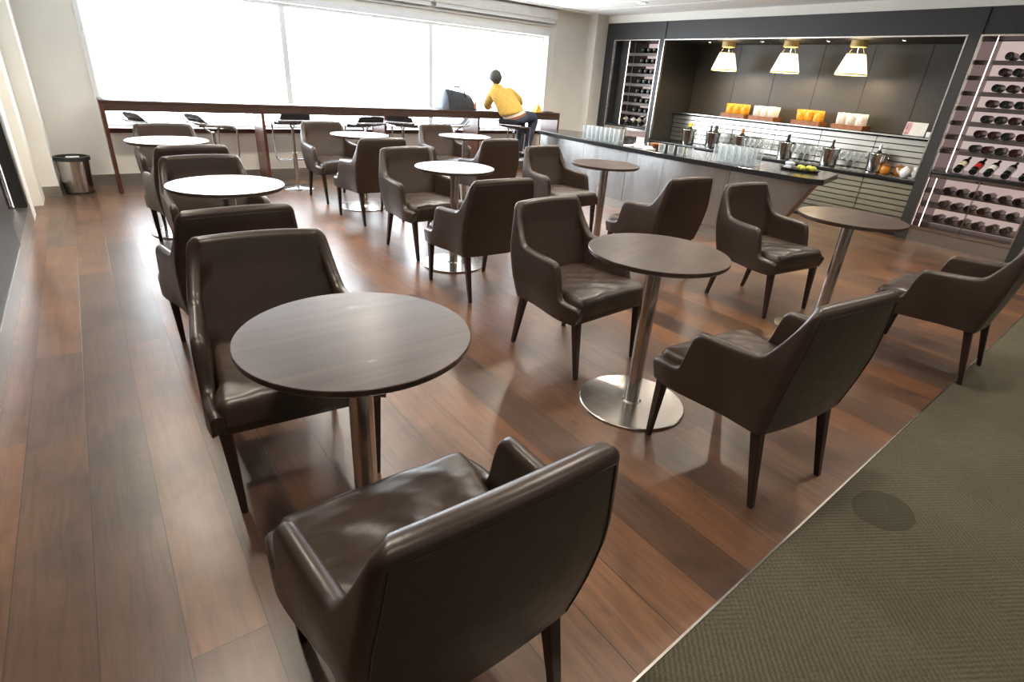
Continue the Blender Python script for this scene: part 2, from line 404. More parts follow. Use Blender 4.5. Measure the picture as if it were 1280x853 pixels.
# white head band and side casing round the opening
hb = MB(); hb.box(WX0-0.04, WX1+0.02, YW-0.02, YW, WZ1, WZ1+0.07); hb.box(WX0-0.04, WX0, YW-0.02, YW, WZ0, WZ1)
hb.box(WX1, WX1+0.02, YW-0.02, YW, WZ0, WZ1); struct(hb.build('trim_6', M['frame_white'], smooth=None))
sbox('trim_7', 'blind', X0+0.2, 6.42, YW-0.03, YW, 2.20, 2.215)
# roller blind cassettes above the window
for n, (a, b_, lb) in enumerate(((-0.30, 4.24, 'long pale roller blind cassette above the left and middle window panes'), (4.26, 6.46, 'short pale roller blind cassette above the window, by the bar-side corner'))):
    t = empty('roller_blind', (a, YW, 2.30), 0, lb, 'blind', 'roller blinds')
    MB().box(0, b_-a, -0.12, -0.002, 0.0, 0.125, bev=0.012).build('cassette', M['blind'], t)
    MB().box(0.03, b_-a-0.03, -0.075, -0.06, -0.055, 0.0).build('bottom_bar', M['frame_white'], t, smooth=None)
# ledge rail and steel baseboard below the window
sbox('trim_8', 'redwood', WX0-0.0, 6.42, YW-0.045, YW, 0.575, 0.625)
sbox('baseboard_window', 'kick', -0.36, 7.25, YW-0.012, YW, 0, 0.125)
# thin pull cord at right of the window
c = MB(); c.tube([(6.55, YW-0.02, 2.28), (6.56, YW-0.02, 1.7), (6.55, YW-0.02, 1.36), (6.53, YW-0.02, 1.36), (6.53, YW-0.02, 2.28)], 0.004, 5)
tag(c.build('blind_cord', M['frame_white']), 'thin looped blind cord on the wall right of the window', 'cord')

# left side: pilasters, white wall, glazed black-framed cabinet front
sbox('wall_left', 'wall', X0-0.30, X0, 6.36, YW, 0, ZC)
sbox('trim_9', 'wall', X0, -0.36, 7.40, YW, 0, ZC)
sbox('baseboard_left', 'kick', X0, -0.352, 7.388, 7.94, 0, 0.11)
sbox('trim_10', 'wall', X0, -0.545, 6.36, 6.62, 0, ZC)
sbox('trim_11', 'wall', X0-0.02, -0.50, 7.0, 7.40, 0.0, ZC)
cab = empty('glass_wine_cabinet', (X0, 5.03, 0), 0, 'black framed glass wine cabinet with a lit strip along the left wall', 'cabinet')
def cb(name, mat, *b, par=cab, bev=0.0):
    o = MB().box(*b, bev=bev).build(name, M[mat], par, smooth=40 if bev else None)
    o.location = -par.location; return o
cb('sill', 'kick', X0-0.12, -0.548, 5.031, 6.34, 0, 0.15)
cb('frame', 'black', X0-0.05, -0.552, 6.20, 6.32, 0.15, ZC)
cb('back_panel', 'wall', X0-0.42, X0-0.40, 4.2, 6.34, 0, ZC)
cb('end_panel', 'black', X0-0.40, X0-0.05, 6.32, 6.335, 0, ZC)
cb('pane', 'doorpane', X0-0.03, X0-0.022, 5.03, 6.20, 0.15, ZC)
cb('led_strip', 'led', X0-0.045, X0-0.037, 6.185, 6.193, 0.16, 2.2)
sbox('wall_left_black', 'black', X0-0.3, -0.552, -2.0, 5.03, 0.13, ZC)
sbox('baseboard_left_front', 'kick', X0-0.3, -0.545, -2.0, 5.03, 0, 0.13)
sbox('wall_left_rear', 'wall', X0-0.3, X0-0.2, Y0, -2.0, 0, ZC)
sbox('wall_back', 'wall', X0-0.6, 8.6, Y0-0.2, Y0, 0, ZC)

# bar wall
sbox('wall_right', 'wall', XR-0.01, 8.6, Y0, 7.74, 2.345, ZC)
sbox('trim_12', 'wall', 7.24, XR+0.02, 7.74, YW, 0, ZC)
sbox('wall_right_back', 'blackwood', XB, XB+0.12, Y0, YW, 0, 2.345)
sbox('wall_right_front', 'blackwood', XR, XB, Y0, 0.999, 0, 2.345)
unit = empty('bar_wall_unit', (XR, 4.6, 0), 0, 'black panelled wall unit framing the bar alcove and both wine racks', 'wall unit')
def up(name, mat, *b, bev=0.0): return cb(name, mat, *b, par=unit, bev=bev)
up('header_panel', 'blackwood', XR, XB, 1.0, 7.74, 2.10, 2.345)
up('post', 'blackwood', XR, XB, 7.54, 7.74, 0, 2.10)
up('post', 'blackwood', XR-0.012, XB, 6.465, 6.55, 0, 2.335)
up('post', 'blackwood', XR-0.012, XB, 2.385, 2.495, 0, 2.335)
up('post', 'blackwood', XR-0.012, XB, 1.0, 1.43, 0, 2.335)
up('plinth', 'kick', XR, XR+0.4, 1.43, 2.385, 0, 0.13)
up('alcove_back', 'alcove', XB-0.03, XB, 2.495, 6.465, 0.6, 2.10)
up('alcove_ceiling', 'blackwood', XR+0.01, XB-0.03, 2.495, 6.465, 2.09, 2.10)
for y in (3.1, 3.75, 4.4, 5.05, 5.7): up('panel_joint', 'black', XB-0.034, XB-0.029, y-0.003, y+0.003, 1.09, 2.09)
# bright metal trims round the three openings
def trims(y0, y1, z0):
    t = 0.014; m = MB()
    m.box(XR-0.016, XR+0.03, y0, y0+t, z0, 2.10); m.box(XR-0.016, XR+0.03, y1-t, y1, z0, 2.10); m.box(XR-0.016, XR+0.03, y0+t, y1-t, 2.086, 2.10)
    o = m.build('edge_trim', M['trimmetal'], unit, smooth=None); o.location = -unit.location
trims(6.55, 7.54, 0.78); trims(2.495, 6.465, 0.66); trims(1.43, 2.385, 0.16)
# small downlights in the alcove ceiling
for k, y in enumerate((5.9, 5.03, 4.11, 3.23)):
    d = empty('alcove_downlight', (7.86, y, 2.09), 0, 'tiny round downlight in the alcove ceiling, %s from the window end' % ORD[k], 'downlight', 'alcove downlights')
    MB().lathe([(0.03, 0), (0.03, -0.006), (0.022, -0.008)], 16).build('ring', M['trimmetal'], d)
    MB().lathe([(0.02, -0.0075), (0.0, -0.009)], 16, cap=False).build('lens', M['downlight'], d)
    L = bpy.data.lights.new('alcove_downlight_beam', 'SPOT'); L.energy = 9; L.color = (1, 0.85, 0.66); L.spot_size = 1.5; L.spot_blend = 0.8; L.shadow_soft_size = 0.02
    lo = bpy.data.objects.new('alcove_downlight_beam', L); COL.objects.link(lo); lo.location = (0, 0, -0.03); lo.parent = d

# back counter: louvred front, granite top, louvred splash panel, upper shelf
bc = empty('back_counter', (XR, 4.48, 0), 0, 'back counter with louvred steel front and black stone top under the alcove', 'counter')
def louvres(par, name, x, y0, y1, z0, z1, n, tilt, seams, mat='louver'):
    m = MB(); h = (z1-z0)/n
    for k in range(n):
        za = z0+k*h
        vs = [m.bm.verts.new(p) for p in ((x, y0, za+0.006), (x, y1, za+0.006), (x+tilt*0.8, y1, za+h-0.007), (x+tilt*0.8, y0, za+h-0.007), (x+tilt+0.004, y1, za+h-0.004), (x+tilt+0.004, y0, za+h-0.004))]
        m.bm.faces.new((vs[0], vs[1], vs[2], vs[3])); m.bm.faces.new((vs[3], vs[2], vs[4], vs[5]))
        # underside lip back to the next slat
        w = [m.bm.verts.new(p) for p in ((x+tilt+0.004, y0, za+0.006), (x+tilt+0.004, y1, za+0.006))]
        m.bm.faces.new((vs[0], vs[1], w[1], w[0]))
    bk = MB(); bk.box(x+tilt+0.005, x+tilt+0.02, y0, y1, z0, z1); o = bk.build('backing', M['black'], par, smooth=None); o.location = -par.location
    o = m.build(name, M[mat], par, smooth=None); o.location = -par.location
    for y in seams: cb('panel_joint', 'black', x-0.001, x+0.004, y-0.003, y+0.003, z0, z1, par=par)
louvres(bc, 'louvred_front', XR+0.02, 2.50, 6.46, 0.03, 0.60, 9, 0.016, (3.05, 4.2, 5.3))
cb('toe_kick', 'black', XR+0.03, XR+0.3, 2.50, 6.46, 0.0, 0.03, par=bc)
cb('top', 'granite', XR-0.01, 8.06, 2.496, 6.464, 0.605, 0.64, par=bc, bev=0.004)
louvres(bc, 'louvred_splashback', 8.02, 2.50, 6.46, 0.642, 1.045, 6, 0.006, (3.25, 3.95, 4.6, 5.3), 'splash')
cb('upper_shelf', 'granite', 7.98, XB-0.032, 2.497, 6.463, 1.046, 1.08, par=bc, bev=0.003)
cb('shelf_edge_strip', 'trimmetal', 7.972, 7.980, 2.50, 6.46, 1.062, 1.078, par=bc)

# wine racks either side
def rack(y0, y1, zl, rows, label, lower, ledges):
    r = empty('wine_rack', (XR, (y0+y1)/2, 0), 0, label, 'wine rack', 'built-in wine racks')
    def p(name, mat, *b, bev=0.0): return cb(name, mat, *b, par=r, bev=bev)
    p('back_panel', 'pinkback', 8.12, 8.14, y0, y1, zl, 2.09)
    p('side_panel', 'rackside' if lower else 'blackwood', XR+(0.03 if lower else 0.15), 8.12, y1-(0.010 if lower else 0.215), y1, zl, 2.09)
    p('side_panel', 'blackwood', XR+0.03, 8.12, y0, y0+0.008, zl, 2.09)
    for z in rows:
        ye = y1-(0.011 if lower else 0.216); mb = MB(); mb.box(7.66, 8.12, y0+0.009, ye, z-0.060, z-0.045); mb.box(7.645, 7.66, y0+0.009, ye, z-0.088, z-0.045)
        o = mb.build('shelf_rail', M['rail'], r, smooth=None); o.location = -r.location
    for yy in (() if lower else (y1-0.40,)):
        p('upright', 'rail', 7.585, 7.591, yy-0.004, yy+0.004, zl, 2.08)
    for yy in (y1-0.110,) if lower else (y1-0.225,): p('led_strip', 'led', 7.626, 7.634, yy, yy+0.0045, zl+0.005, 2.085)
    p('ledge', 'granite', XR-0.005, 8.14, y0, y1, zl-0.03, zl, bev=0.003)
    for z in (1.3, 1.9):
        pass
    return r
ROWS_R = [1.925, 1.78, 1.632, 1.485, 1.338, 1.192, 1.046]
ROWS_L = [1.963, 1.81, 1.66, 1.508, 1.36, 1.215, 1.065]
rr = rack(1.43, 2.385, 0.775, ROWS_R, 'right-hand lit wine rack at the end of the bar wall', True, None)
rl = rack(6.55, 7.54, 0.805, ROWS_L, 'narrow lit wine rack beside the window corner', False, None)
def cooler(y0, y1, zt, rows, label):
    r = empty('wine_cooler', (XR, (y0+y1)/2, 0.13), 0, label, 'wine cooler', 'low wine coolers')
    def p(name, mat, *b, bev=0.0, par=None):
        o = MB().box(*b, bev=bev).build(name, M[mat], r if par is None else par, smooth=40 if bev else None); o.location = -r.location if par is None else (0, 0, 0); return o
    p('back_panel', 'pinkback', 8.05, 8.07, y0+0.001, y1-0.001, 0.13, zt)
    p('side_panel', 'rackside', XR+0.03, 8.05, y1-0.02, y1-0.001, 0.13, zt)
    p('side_panel', 'rackside', XR+0.03, 8.05, y0+0.001, y0+0.02, 0.13, zt)
    p('top_panel', 'rail', XR+0.03, 8.05, y0+0.02, y1-0.02, zt-0.02, zt)
    p('bottom_panel', 'rail', XR+0.03, 8.05, y0+0.02, y1-0.02, 0.13, 0.15)
    for z in rows: p('shelf_rail', 'rail', 7.62, 8.05, y0+0.021, y1-0.021, z-0.062, z-0.046)
    ym = (y0+y1)/2
    for a, b_ in ((y0+0.002, ym-0.002), (ym+0.002, y1-0.002)):
        m = MB()
        q = [[m.bm.verts.new((x, y, z)) for (y, z) in ((a, 0.135), (b_, 0.135), (b_, zt-0.001), (a, zt-0.001), (a+0.003, 0.172), (b_-0.003, 0.172), (b_-0.003, zt-0.037), (a+0.003, zt-0.037))] for x in (XR-0.004, XR+0.026)]
        for k in range(4):
            k2 = (k+1) % 4
            for f_ in ((q[0][k], q[0][k2], q[0][4+k2], q[0][4+k]), (q[1][k], q[1][k2], q[1][4+k2], q[1][4+k]), (q[0][k], q[0][k2], q[1][k2], q[1][k]), (q[0][4+k], q[0][4+k2], q[1][4+k2], q[1][4+k])): m.bm.faces.new(f_)
        d = m.build('door', M['steel_base'], r, smooth=None); d.location = -r.location
        MB().box(XR+0.008, XR+0.014, a+0.003, b_-0.003, 0.172, zt-0.037).build('pane', M['doorpane'], d, smooth=None)
        hy = b_-0.02 if a < ym-0.1 else a+0.02
        MB().box(XR-0.02, XR-0.004, hy-0.012, hy+0.012, zt-0.03, zt-0.012).build('handle', M['black'], d, smooth=None)
    for yy in (y1-0.058,): p('led_strip', 'led', 7.600, 7.608, yy, yy+0.0045, 0.152, zt-0.022)
    return r
ROWS_C = [0.59, 0.437, 0.282]
cooler(1.43, 2.385, 0.744, ROWS_C, 'low wine cooler with two glass doors under the right-hand wine rack')
cooler(6.55, 7.54, 0.774, ROWS_C[:], 'low wine cooler behind the far end of the bar, under the narrow rack')

# bottles
def bottle(name, body, foil, lab=None, lying=True):
    prof = [(0.0, 0.004), (0.030, 0.0), (0.037, 0.006), (0.037, 0.185), (0.033, 0.205), (0.018, 0.228), (0.0145, 0.240)]
    nk = [(0.0150, 0.2395), (0.0150, 0.296), (0.013, 0.300), (0, 0.300)]
    root = empty(name)
    MB().lathe(prof, 16).build('body', M[body], root)
    MB().lathe(nk, 14).build('foil_cap', M[foil], root)
    if lab: MB().lathe([(0.0374, 0.06), (0.0376, 0.062), (0.0376, 0.148), (0.0374, 0.15)], 16, cap=False).build('paper_label', M[lab], root)
    return root
def place_bottle(src, used, loc, rot, label, group):
    b = src if src.name not in used else copy_tree(src)
    used.add(src.name)
    b.location = loc; b.rotation_euler = rot
    tag(b, label, 'bottle', group); return b
used = set()
kinds = [bottle('wine_bottle', 'bottle', 'foil_black'), bottle('wine_bottle', 'bottle', 'foil_black', 'label_cream'), bottle('wine_bottle', 'bottle_red', 'foil_red'), bottle('wine_bottle', 'bottle', 'foil_gold')]
LIE = (0, PI/2, 0)            # base toward the room, neck towards the back panel
ys = [2.122, 2.003, 1.885, 1.768, 1.650, 1.533]
rnd = random.Random(3)
for i, z in enumerate(ROWS_R):
    for j, y in enumerate(ys):
        k = rnd.choices([0, 1, 2, 3], [6, 1, 2, 1])[0]
        place_bottle(kinds[k], used, (7.60+rnd.uniform(-0.02, 0.02), y, z-0.006), LIE, 'wine bottle lying %s from left in the %s row of the right-hand wine rack' % (ORD[j], ORD[i]), 'bottles in the right-hand wine rack')
for i, z in enumerate(ROWS_C):
    for j, y in enumerate([2.2, 2.075, 1.95, 1.825, 1.69, 1.57]):
        k = rnd.choices([0, 1, 2, 3], [6, 2, 2, 1])[0]
        place_bottle(kinds[k], used, (7.60, y, z-0.007), LIE, 'wine bottle lying %s from left in the %s row of the right-hand cooler' % (ORD[j], ORD[i]), 'bottles in the right-hand wine cooler')
for i, z in enumerate(ROWS_L):
    for j, y in enumerate([7.03, 6.91, 6.79, 6.67]):
        k = rnd.choices([0, 1, 2, 3], [8, 1, 1, 0])[0]
        place_bottle(kinds[k], used, (7.66, y, z-0.006), LIE, 'wine bottle lying %s from left in the %s row of the rack by the window' % (ORD[j], ORD[i]), 'bottles in the rack by the window')
for j, y in enumerate([7.15, 7.03, 6.91, 6.79, 6.67]):
    place_bottle(kinds[0], used, (7.62, y, 0.59-0.007), LIE, 'wine bottle lying %s from left in the cooler behind the bar end' % ORD[j], 'bottles in the cooler behind the bar end')
# display bottles propped on the ledges, base to the front
disp = [('label_cream', 'foil_black', 'cream'), ('label_red', 'foil_black', 'red'), ('label_white', 'foil_black', 'white'), ('foil_silver', 'foil_silver', 'silver'), ('label_cream', 'foil_gold', 'cream, copper-capped')]
def prop(y, z, lab, foil, text):
    b = bottle('display_bottle', 'bottle', foil, lab); b.location = (7.58, y, z+0.0365); b.rotation_euler = (0, math.radians(66), 0)
    # a small wire cradle carries it
    tag(b, text, 'bottle', 'bottles displayed on the ledges')
    s = empty('bottle_cradle', (7.58, y, z), 0, 'small wire cradle under the ' + text.split(' tilted')[0].replace('bottle', 'display bottle'), 'bottle holder', 'wire bottle cradles')
    m = MB()
    m.tube([(0.02, -0.02, 0.0045), (0.16, -0.02, 0.0045), (0.13, -0.02, 0.040), (0.13, 0.02, 0.040), (0.16, 0.02, 0.0045), (0.02, 0.02, 0.0045)], 0.003, 6)
    m.build('wire', M['chrome'], s)
for j, (y, (lab, foil, c)) in enumerate(zip([2.17, 2.03, 1.90, 1.75, 1.60], disp)):
    prop(y, 0.775, lab, foil, '%s labelled bottle tilted on the right-hand ledge, %s from left' % (c, ORD[j]))
for j, (y, k) in enumerate(zip([7.22, 7.05, 6.92, 6.78], (0, 2, 0, 3))):
    lab, foil, c = disp[k]
    prop(y, 0.805, lab, foil, '%s labelled bottle tilted on the ledge by the window, %s from left' % (c, ORD[j]))

# pendants
for k, y in enumerate((3.74, 4.62, 5.59)):
    p = empty('pendant_lamp', (7.90, y, 2.09), 0, 'glowing tapered pendant lamp in the bar alcove, %s' % ('nearest the right-hand wine rack', 'middle of the three', 'nearest the window')[k], 'lamp', 'alcove pendant lamps')
    MB().lathe([(0.095, 0.0), (0.095, -0.065), (0.088, -0.072), (0, -0.072)], 28).build('ceiling_rose', M['lampcap'], p)
    for a in (0.4, 2.5, 4.6):
        MB().tube([(0.06*math.cos(a), 0.06*math.sin(a), -0.07), (0.100*math.cos(a), 0.100*math.sin(a), -0.142)], 0.0035, 6).build('wire', M['chrome'], p)
    MB().lathe([(0.106, -0.14), (0.186, -0.378), (0.182, -0.378), (0.102, -0.142)], 36, cap=False).build('lamp_shade', M['shade'], p)
    MB().lathe([(0.107, -0.138), (0.109, -0.150), (0.104, -0.150), (0.102, -0.138), (0.107, -0.138)], 36, cap=False).build('top_rim', M['lampcap'], p)
    MB().lathe([(0.1835, -0.368), (0.1885, -0.382), (0.1835, -0.382), (0.1785, -0.368), (0.1835, -0.368)], 36, cap=False).build('bottom_rim', M['lampcap'], p)
    MB().lathe([(0, -0.17), (0.02, -0.18), (0.035, -0.23), (0.025, -0.27), (0, -0.28)], 16).build('bulb', M['downlight'], p)
    L = bpy.data.lights.new('pendant_glow', 'POINT'); L.energy = 9; L.color = (1, 0.78, 0.50); L.shadow_soft_size = 0.05
    lo = bpy.data.objects.new('pendant_glow', L); COL.objects.link(lo); lo.location = (0, 0, -0.34); lo.parent = p

# ------------------------------------------------------------------ bar island
def bez(y):   # front edge of the bar top, slightly bowed
    t = (y-2.6)/(6.7-2.6)
    return 5.24-0.40*t*(1-t)+0.10*t
bar = empty('bar_counter', (5.6, 4.6, 0), 0, 'long curved self-service bar with steel front and black stone top', 'bar')
ys_ = [2.60+k*(6.70-2.60)/24 for k in range(25)]
poly = [(bez(y), y) for y in ys_]
top = [(5.36, 2.49)]+poly+[(5.50, 6.86), (5.95, 6.86)]+[(6.06, 6.5), (6.06, 2.78), (5.98, 2.66)]
m = MB(); m.prism(top, 0.70, 0.75); o = m.build('stone_top', M['granite'], bar, smooth=None); o.location = -bar.location
bv = o.modifiers.new('soft_edge', 'BEVEL'); bv.width = 0.005; bv.segments = 2; bv.limit_method = 'ANGLE'
# steel front: five curved panels with open joints; last one has a raked end
def front(name, y0, y1, z0, z1, inset, mat, rake=0.0, n=8, th=0.03):
    m = MB(); rows = []
    for k in range(n+1):
        yt = y0+(y1-y0)*k/n; yb = yt+rake*(1-k/n)
        x_t, x_b = bez(yt)+inset, bez(yb)+inset
        rows.append([m.bm.verts.new(p) for p in ((x_b, yb, z0), (x_t, yt, z1), (x_t+th, yt, z1), (x_b+th, yb, z0))])
    for a, b_ in zip(rows, rows[1:]):
        for k in range(4): m.bm.faces.new((a[k], a[(k+1) % 4], b_[(k+1) % 4], b_[k]))
    m.bm.faces.new(rows[0]); m.bm.faces.new(rows[-1])
    o = m.build(name, M[mat], bar, smooth=30); o.location = -bar.location
edges = [2.56, 3.42, 4.28, 4.86, 5.70, 6.78]
for k in range(5):
    front('front_panel', edges[k]+0.003, edges[k+1]-0.003, 0.09, 0.70, 0.10, 'bar_steel', rake=0.33 if k == 0 else 0.0, th=0.10 if k == 0 else 0.03)
front('kick_plinth', 2.95, 6.76, 0.0, 0.088, 0.125, 'kick')
o = MB().box(5.46, 5.95, 3.30, 6.75, 0.0, 0.70).build('inner_cabinet', M['bar_steel'], bar, smooth=None); o.location = -bar.location

# glassware on the bar
def tall_glass():
    g = MB(); g.lathe([(0, 0.0), (0.027, 0.0), (0.029, 0.004), (0.0335, 0.165), (0.0315, 0.165), (0.0275, 0.014), (0, 0.012)], 16)
    return g.mesh('tall_glass', M['glass'], 50)
def low_glass():
    g = MB(); g.lathe([(0, 0.0), (0.033, 0.0), (0.035, 0.004), (0.039, 0.088), (0.0365, 0.088), (0.033, 0.016), (0, 0.014)], 16)
    return g.mesh('tumbler', M['glass'], 50)
def wine_glass():
    g = MB(); g.lathe([(0, 0.0), (0.032, 0.001), (0.030, 0.004), (0.006, 0.010), (0.0045, 0.03), (0.0045, 0.085), (0.010, 0.095), (0.030, 0.120), (0.035, 0.150), (0.030, 0.205), (0.0285, 0.205), (0.0333, 0.150), (0.028, 0.122), (0.008, 0.099), (0, 0.097)], 16)
    return g.mesh('wine_glass', M['glass'], 50)
TG, LG, WG = tall_glass(), low_glass(), wine_glass()
def put(name, me, loc, label, cat, group, rz=0):
    o = bpy.data.objects.new(name, me); COL.objects.link(o); o.location = loc; o.rotation_euler = (0, 0, rz)
    return tag(o, label, cat, group)
for r in range(2):
    for j in range(8):
        put('tall_glass', TG, (5.32+0.09*r+rnd.uniform(-0.006, 0.006), 5.68-0.080*j+rnd.uniform(-0.006, 0.006), 0.7505), 'clear tall glass, %s row, %s from window, far-end cluster on the bar' % (ORD[r], ORD[j]), 'glass', 'tall glasses at the far end of the bar')
for r in range(3):
    for j in range(6):
        put('tall_glass', TG, (5.38+0.090*r+rnd.uniform(-0.005, 0.005), 3.69-0.078*j+rnd.uniform(-0.005, 0.005), 0.7505), 'clear tall glass, %s row, %s from window, near-end cluster on the bar' % (ORD[r], ORD[j]), 'glass', 'tall glasses at the near end of the bar')
for j, (x, y) in enumerate(((5.30, 4.36), (5.33, 4.25), (5.31, 4.10), (5.34, 4.00))):
    put('tumbler', LG, (x, y, 0.7505), 'low glass tumbler on the bar edge, %s from the window' % ORD[j], 'glass', 'low tumblers along the bar edge')
t = empty('snack_bowl', (5.56, 4.66, 0.7505), 0, 'brown snack bowl on the bar between napkins and tumblers', 'bowl')
MB().lathe([(0, 0), (0.04, 0), (0.045, 0.006), (0.085, 0.055), (0.082, 0.057), (0.04, 0.014), (0, 0.012)], 20).build('bowl', M['traywood'], t)
MB().lathe([(0.0, 0.046), (0.04, 0.044), (0.074, 0.040)], 20, cap=False).build('nuts', simple('mixed_nuts', (0.35, 0.19, 0.08), 0.6, var=0.5, scale=120, bmp=0.6, bscale=80), t)
for j in range(5):
    o = MB().box(-0.06, 0.06, -0.06, 0.06, 0, 0.012, bev=0.003).build('napkin', M['china'], None, loc=(5.36+0.05*(j % 2), 4.90-0.075*j, 0.7501+0.0125*(j % 2)))
    o.rotation_euler = (0, 0, 0.3*j)
    tag(o, 'folded white napkin on the bar, %s from the window end' % ORD[j], 'napkin', 'white napkins on the bar')
t = empty('card_holder', (5.66, 5.02, 0.7505), 0.2, 'small white card holder standing on the bar near the far glasses', 'card holder')
MB().box(-0.04, 0.04, -0.06, 0.06, 0, 0.012, bev=0.003).build('base', M['china'], t)
MB().box(-0.006, 0.006, -0.055, 0.055, 0.012, 0.085).build('card', M['label_white'], t, smooth=None)
# garnish tray at the near end
t = empty('serving_tray', (5.72, 2.93, 0.7505), 0.1, 'black oval serving tray with lemons and napkins at the near end of bar', 'tray')
s = MB(); s.lathe([(0, 0.004), (0.13, 0.004), (0.15, 0.020), (0.156, 0.020), (0.14, 0.0), (0, 0.0)], 32, M=Matrix.Diagonal((0.75, 1.25, 1, 1)))
s.build('dish', M['black'], t)
for j, (x, y) in enumerate(((5.72, 2.93), (5.76, 2.86), (5.68, 2.88), (5.73, 2.80))):
    o = MB().lathe([(0, -0.036), (0.008, -0.032), (0.024, -0.018), (0.028, 0), (0.024, 0.018), (0.008, 0.032), (0, 0.036)], 14).build('lemon', M['lemon'], None, loc=(x, y, 0.755+0.027))
    o.rotation_euler = (PI/2, 0, j*1.1); tag(o, 'green-yellow lemon on the black tray, %s of four' % ORD[j], 'lemon', 'lemons on the black tray')
for j in range(2):
    o = MB().box(-0.05, 0.05, -0.035, 0.035, 0, 0.03, bev=0.012).build('napkin', M['paper_blue'], None, loc=(5.69+0.03*j, 3.04-0.075*j*0-0.0, 0.7595+0.031*j)); o.rotation_euler = (0, 0, 0.4+0.5*j)
    tag(o, 'crumpled pale blue napkin on the black tray, %s' % ('at the bottom' if j == 0 else 'on top'), 'napkin', 'pale blue napkins')

# back counter things
bucket_spots = [(7.72, 5.86, 2, 'foil_yellow', 'two yellow-topped bottles, nearest the window'), (7.78, 5.45, 3, 'foil_black', 'three dark bottles, second from window'), (7.82, 4.99, 2, 'foil_gold', 'two copper-capped bottles, behind the tall glasses'),
                (7.78, 4.25, 2, 'foil_black', 'two dark bottles, third from the right'), (7.74, 3.62, 1, 'foil_black', 'one dark bottle, second from right'), (7.88, 3.11, 2, 'foil_silver', 'two silver-topped bottles, beside the orange jars')]
for (x, y, n, foil, txt) in bucket_spots:
    b = empty('ice_bucket', (x, y, 0.6412), 0, 'polished steel ice bucket holding ' + txt, 'ice bucket', 'ice buckets on the back counter')
    MB().lathe([(0, 0), (0.088, 0), (0.094, 0.006), (0.100, 0.10), (0.112, 0.205), (0.122, 0.210), (0.120, 0.217), (0.109, 0.212), (0.096, 0.10), (0.089, 0.012), (0, 0.010)], 28).build('bucket', M['bucket'], b)
    for sgn in (-1, 1):
        MB().tube([(0, sgn*0.108, 0.175), (0, sgn*0.132, 0.17), (0, sgn*0.132, 0.135), (0, sgn*0.104, 0.13)], 0.006, 8).build('handle', M['bucket'], b)
    for k in range(n):
        bt = bottle('chilled_bottle', 'bottle', foil)
        a = 0.35+k*2*PI/max(n, 1)
        bt.location = (x+0.045*math.cos(a)*(n > 1), y+0.045*math.sin(a)*(n > 1), 0.6560); bt.rotation_euler = (0.03*(-math.sin(a))*(n > 1), 0.02*math.cos(a)*(n > 1), 0)
        tag(bt, '%s bottle in the ice bucket %s' % (('left', 'right', 'rear')[k] if n > 1 else 'only', txt.split(', ')[1]), 'bottle', 'bottles in ice buckets')
gl = []
for (ya, yb, n, nm) in ((5.67, 5.67, 1, 'between the two window-end buckets'), (5.215, 5.2, 1, 'right of the second bucket'), (4.80, 4.48, 5, 'behind the near tall glasses'), (4.075, 3.835, 4, 'left of the single-bottle bucket'), (3.44, 3.27, 3, 'right of the single-bottle bucket')):
    for r in range(2):
        for j in range(n):
            y = ya+(yb-ya)*(j/(n-1) if n > 1 else 0)
            put('wine_glass', WG, (7.66+0.10*r+rnd.uniform(-0.006, 0.006), y+rnd.uniform(-0.003, 0.003)-0.03*r, 0.6412), 'stemmed wine glass, %s row, %s along, %s' % (('front', 'rear')[r], ORD[j], nm), 'glass', 'wine glasses on the back counter')
def jar(x, y, lab):
    t = empty('spice_jar', (x, y, 0.6412), 0, lab, 'jar', 'orange jars')
    MB().lathe([(0, 0), (0.045, 0), (0.052, 0.01), (0.055, 0.06), (0.046, 0.085), (0, 0.085)], 20).build('jar_body', M['jar_orange'], t)
    MB().lathe([(0.048, 0.0855), (0.050, 0.100), (0.03, 0.108), (0.010, 0.110), (0.010, 0.122), (0, 0.124)], 20).build('lid', M['traywood'], t)
jar(7.83, 2.96, 'orange jar beside the right-most ice bucket'); jar(7.92, 2.84, 'orange jar beside the white teapot')
t = empty('teapot', (7.72, 2.70, 0.6412), 2.2, 'white china teapot at the right end of the back counter', 'teapot')
MB().lathe([(0, 0), (0.035, 0), (0.055, 0.03), (0.06, 0.06), (0.045, 0.095), (0.03, 0.105), (0, 0.105)], 22).build('pot', M['china'], t)
MB().lathe([(0.031, 0.1055), (0.022, 0.116), (0.008, 0.119), (0.010, 0.130), (0, 0.134)], 18).build('lid', M['china'], t)
MB().tube([(0.055, 0, 0.04), (0.085, 0, 0.07), (0.10, 0, 0.10)], 0.013, 10, r1=0.007).build('spout', M['china'], t)
MB().tube([(-0.048, 0, 0.09), (-0.085, 0, 0.085), (-0.085, 0, 0.04), (-0.052, 0, 0.03)], 0.006, 8).build('handle', M['china'], t)
t = empty('milk_jug', (7.90, 2.64, 0.6412), 1.0, 'white china milk jug behind the teapot', 'jug')
MB().lathe([(0, 0), (0.034, 0), (0.05, 0.035), (0.044, 0.09), (0.05, 0.12), (0.046, 0.12), (0.04, 0.09), (0.045, 0.035), (0.03, 0.008), (0, 0.008)], 20).build('jug_body', M['china'], t)
MB().tube([(-0.044, 0, 0.10), (-0.078, 0, 0.09), (-0.074, 0, 0.045), (-0.046, 0, 0.035)], 0.005, 8).build('handle', M['china'], t)

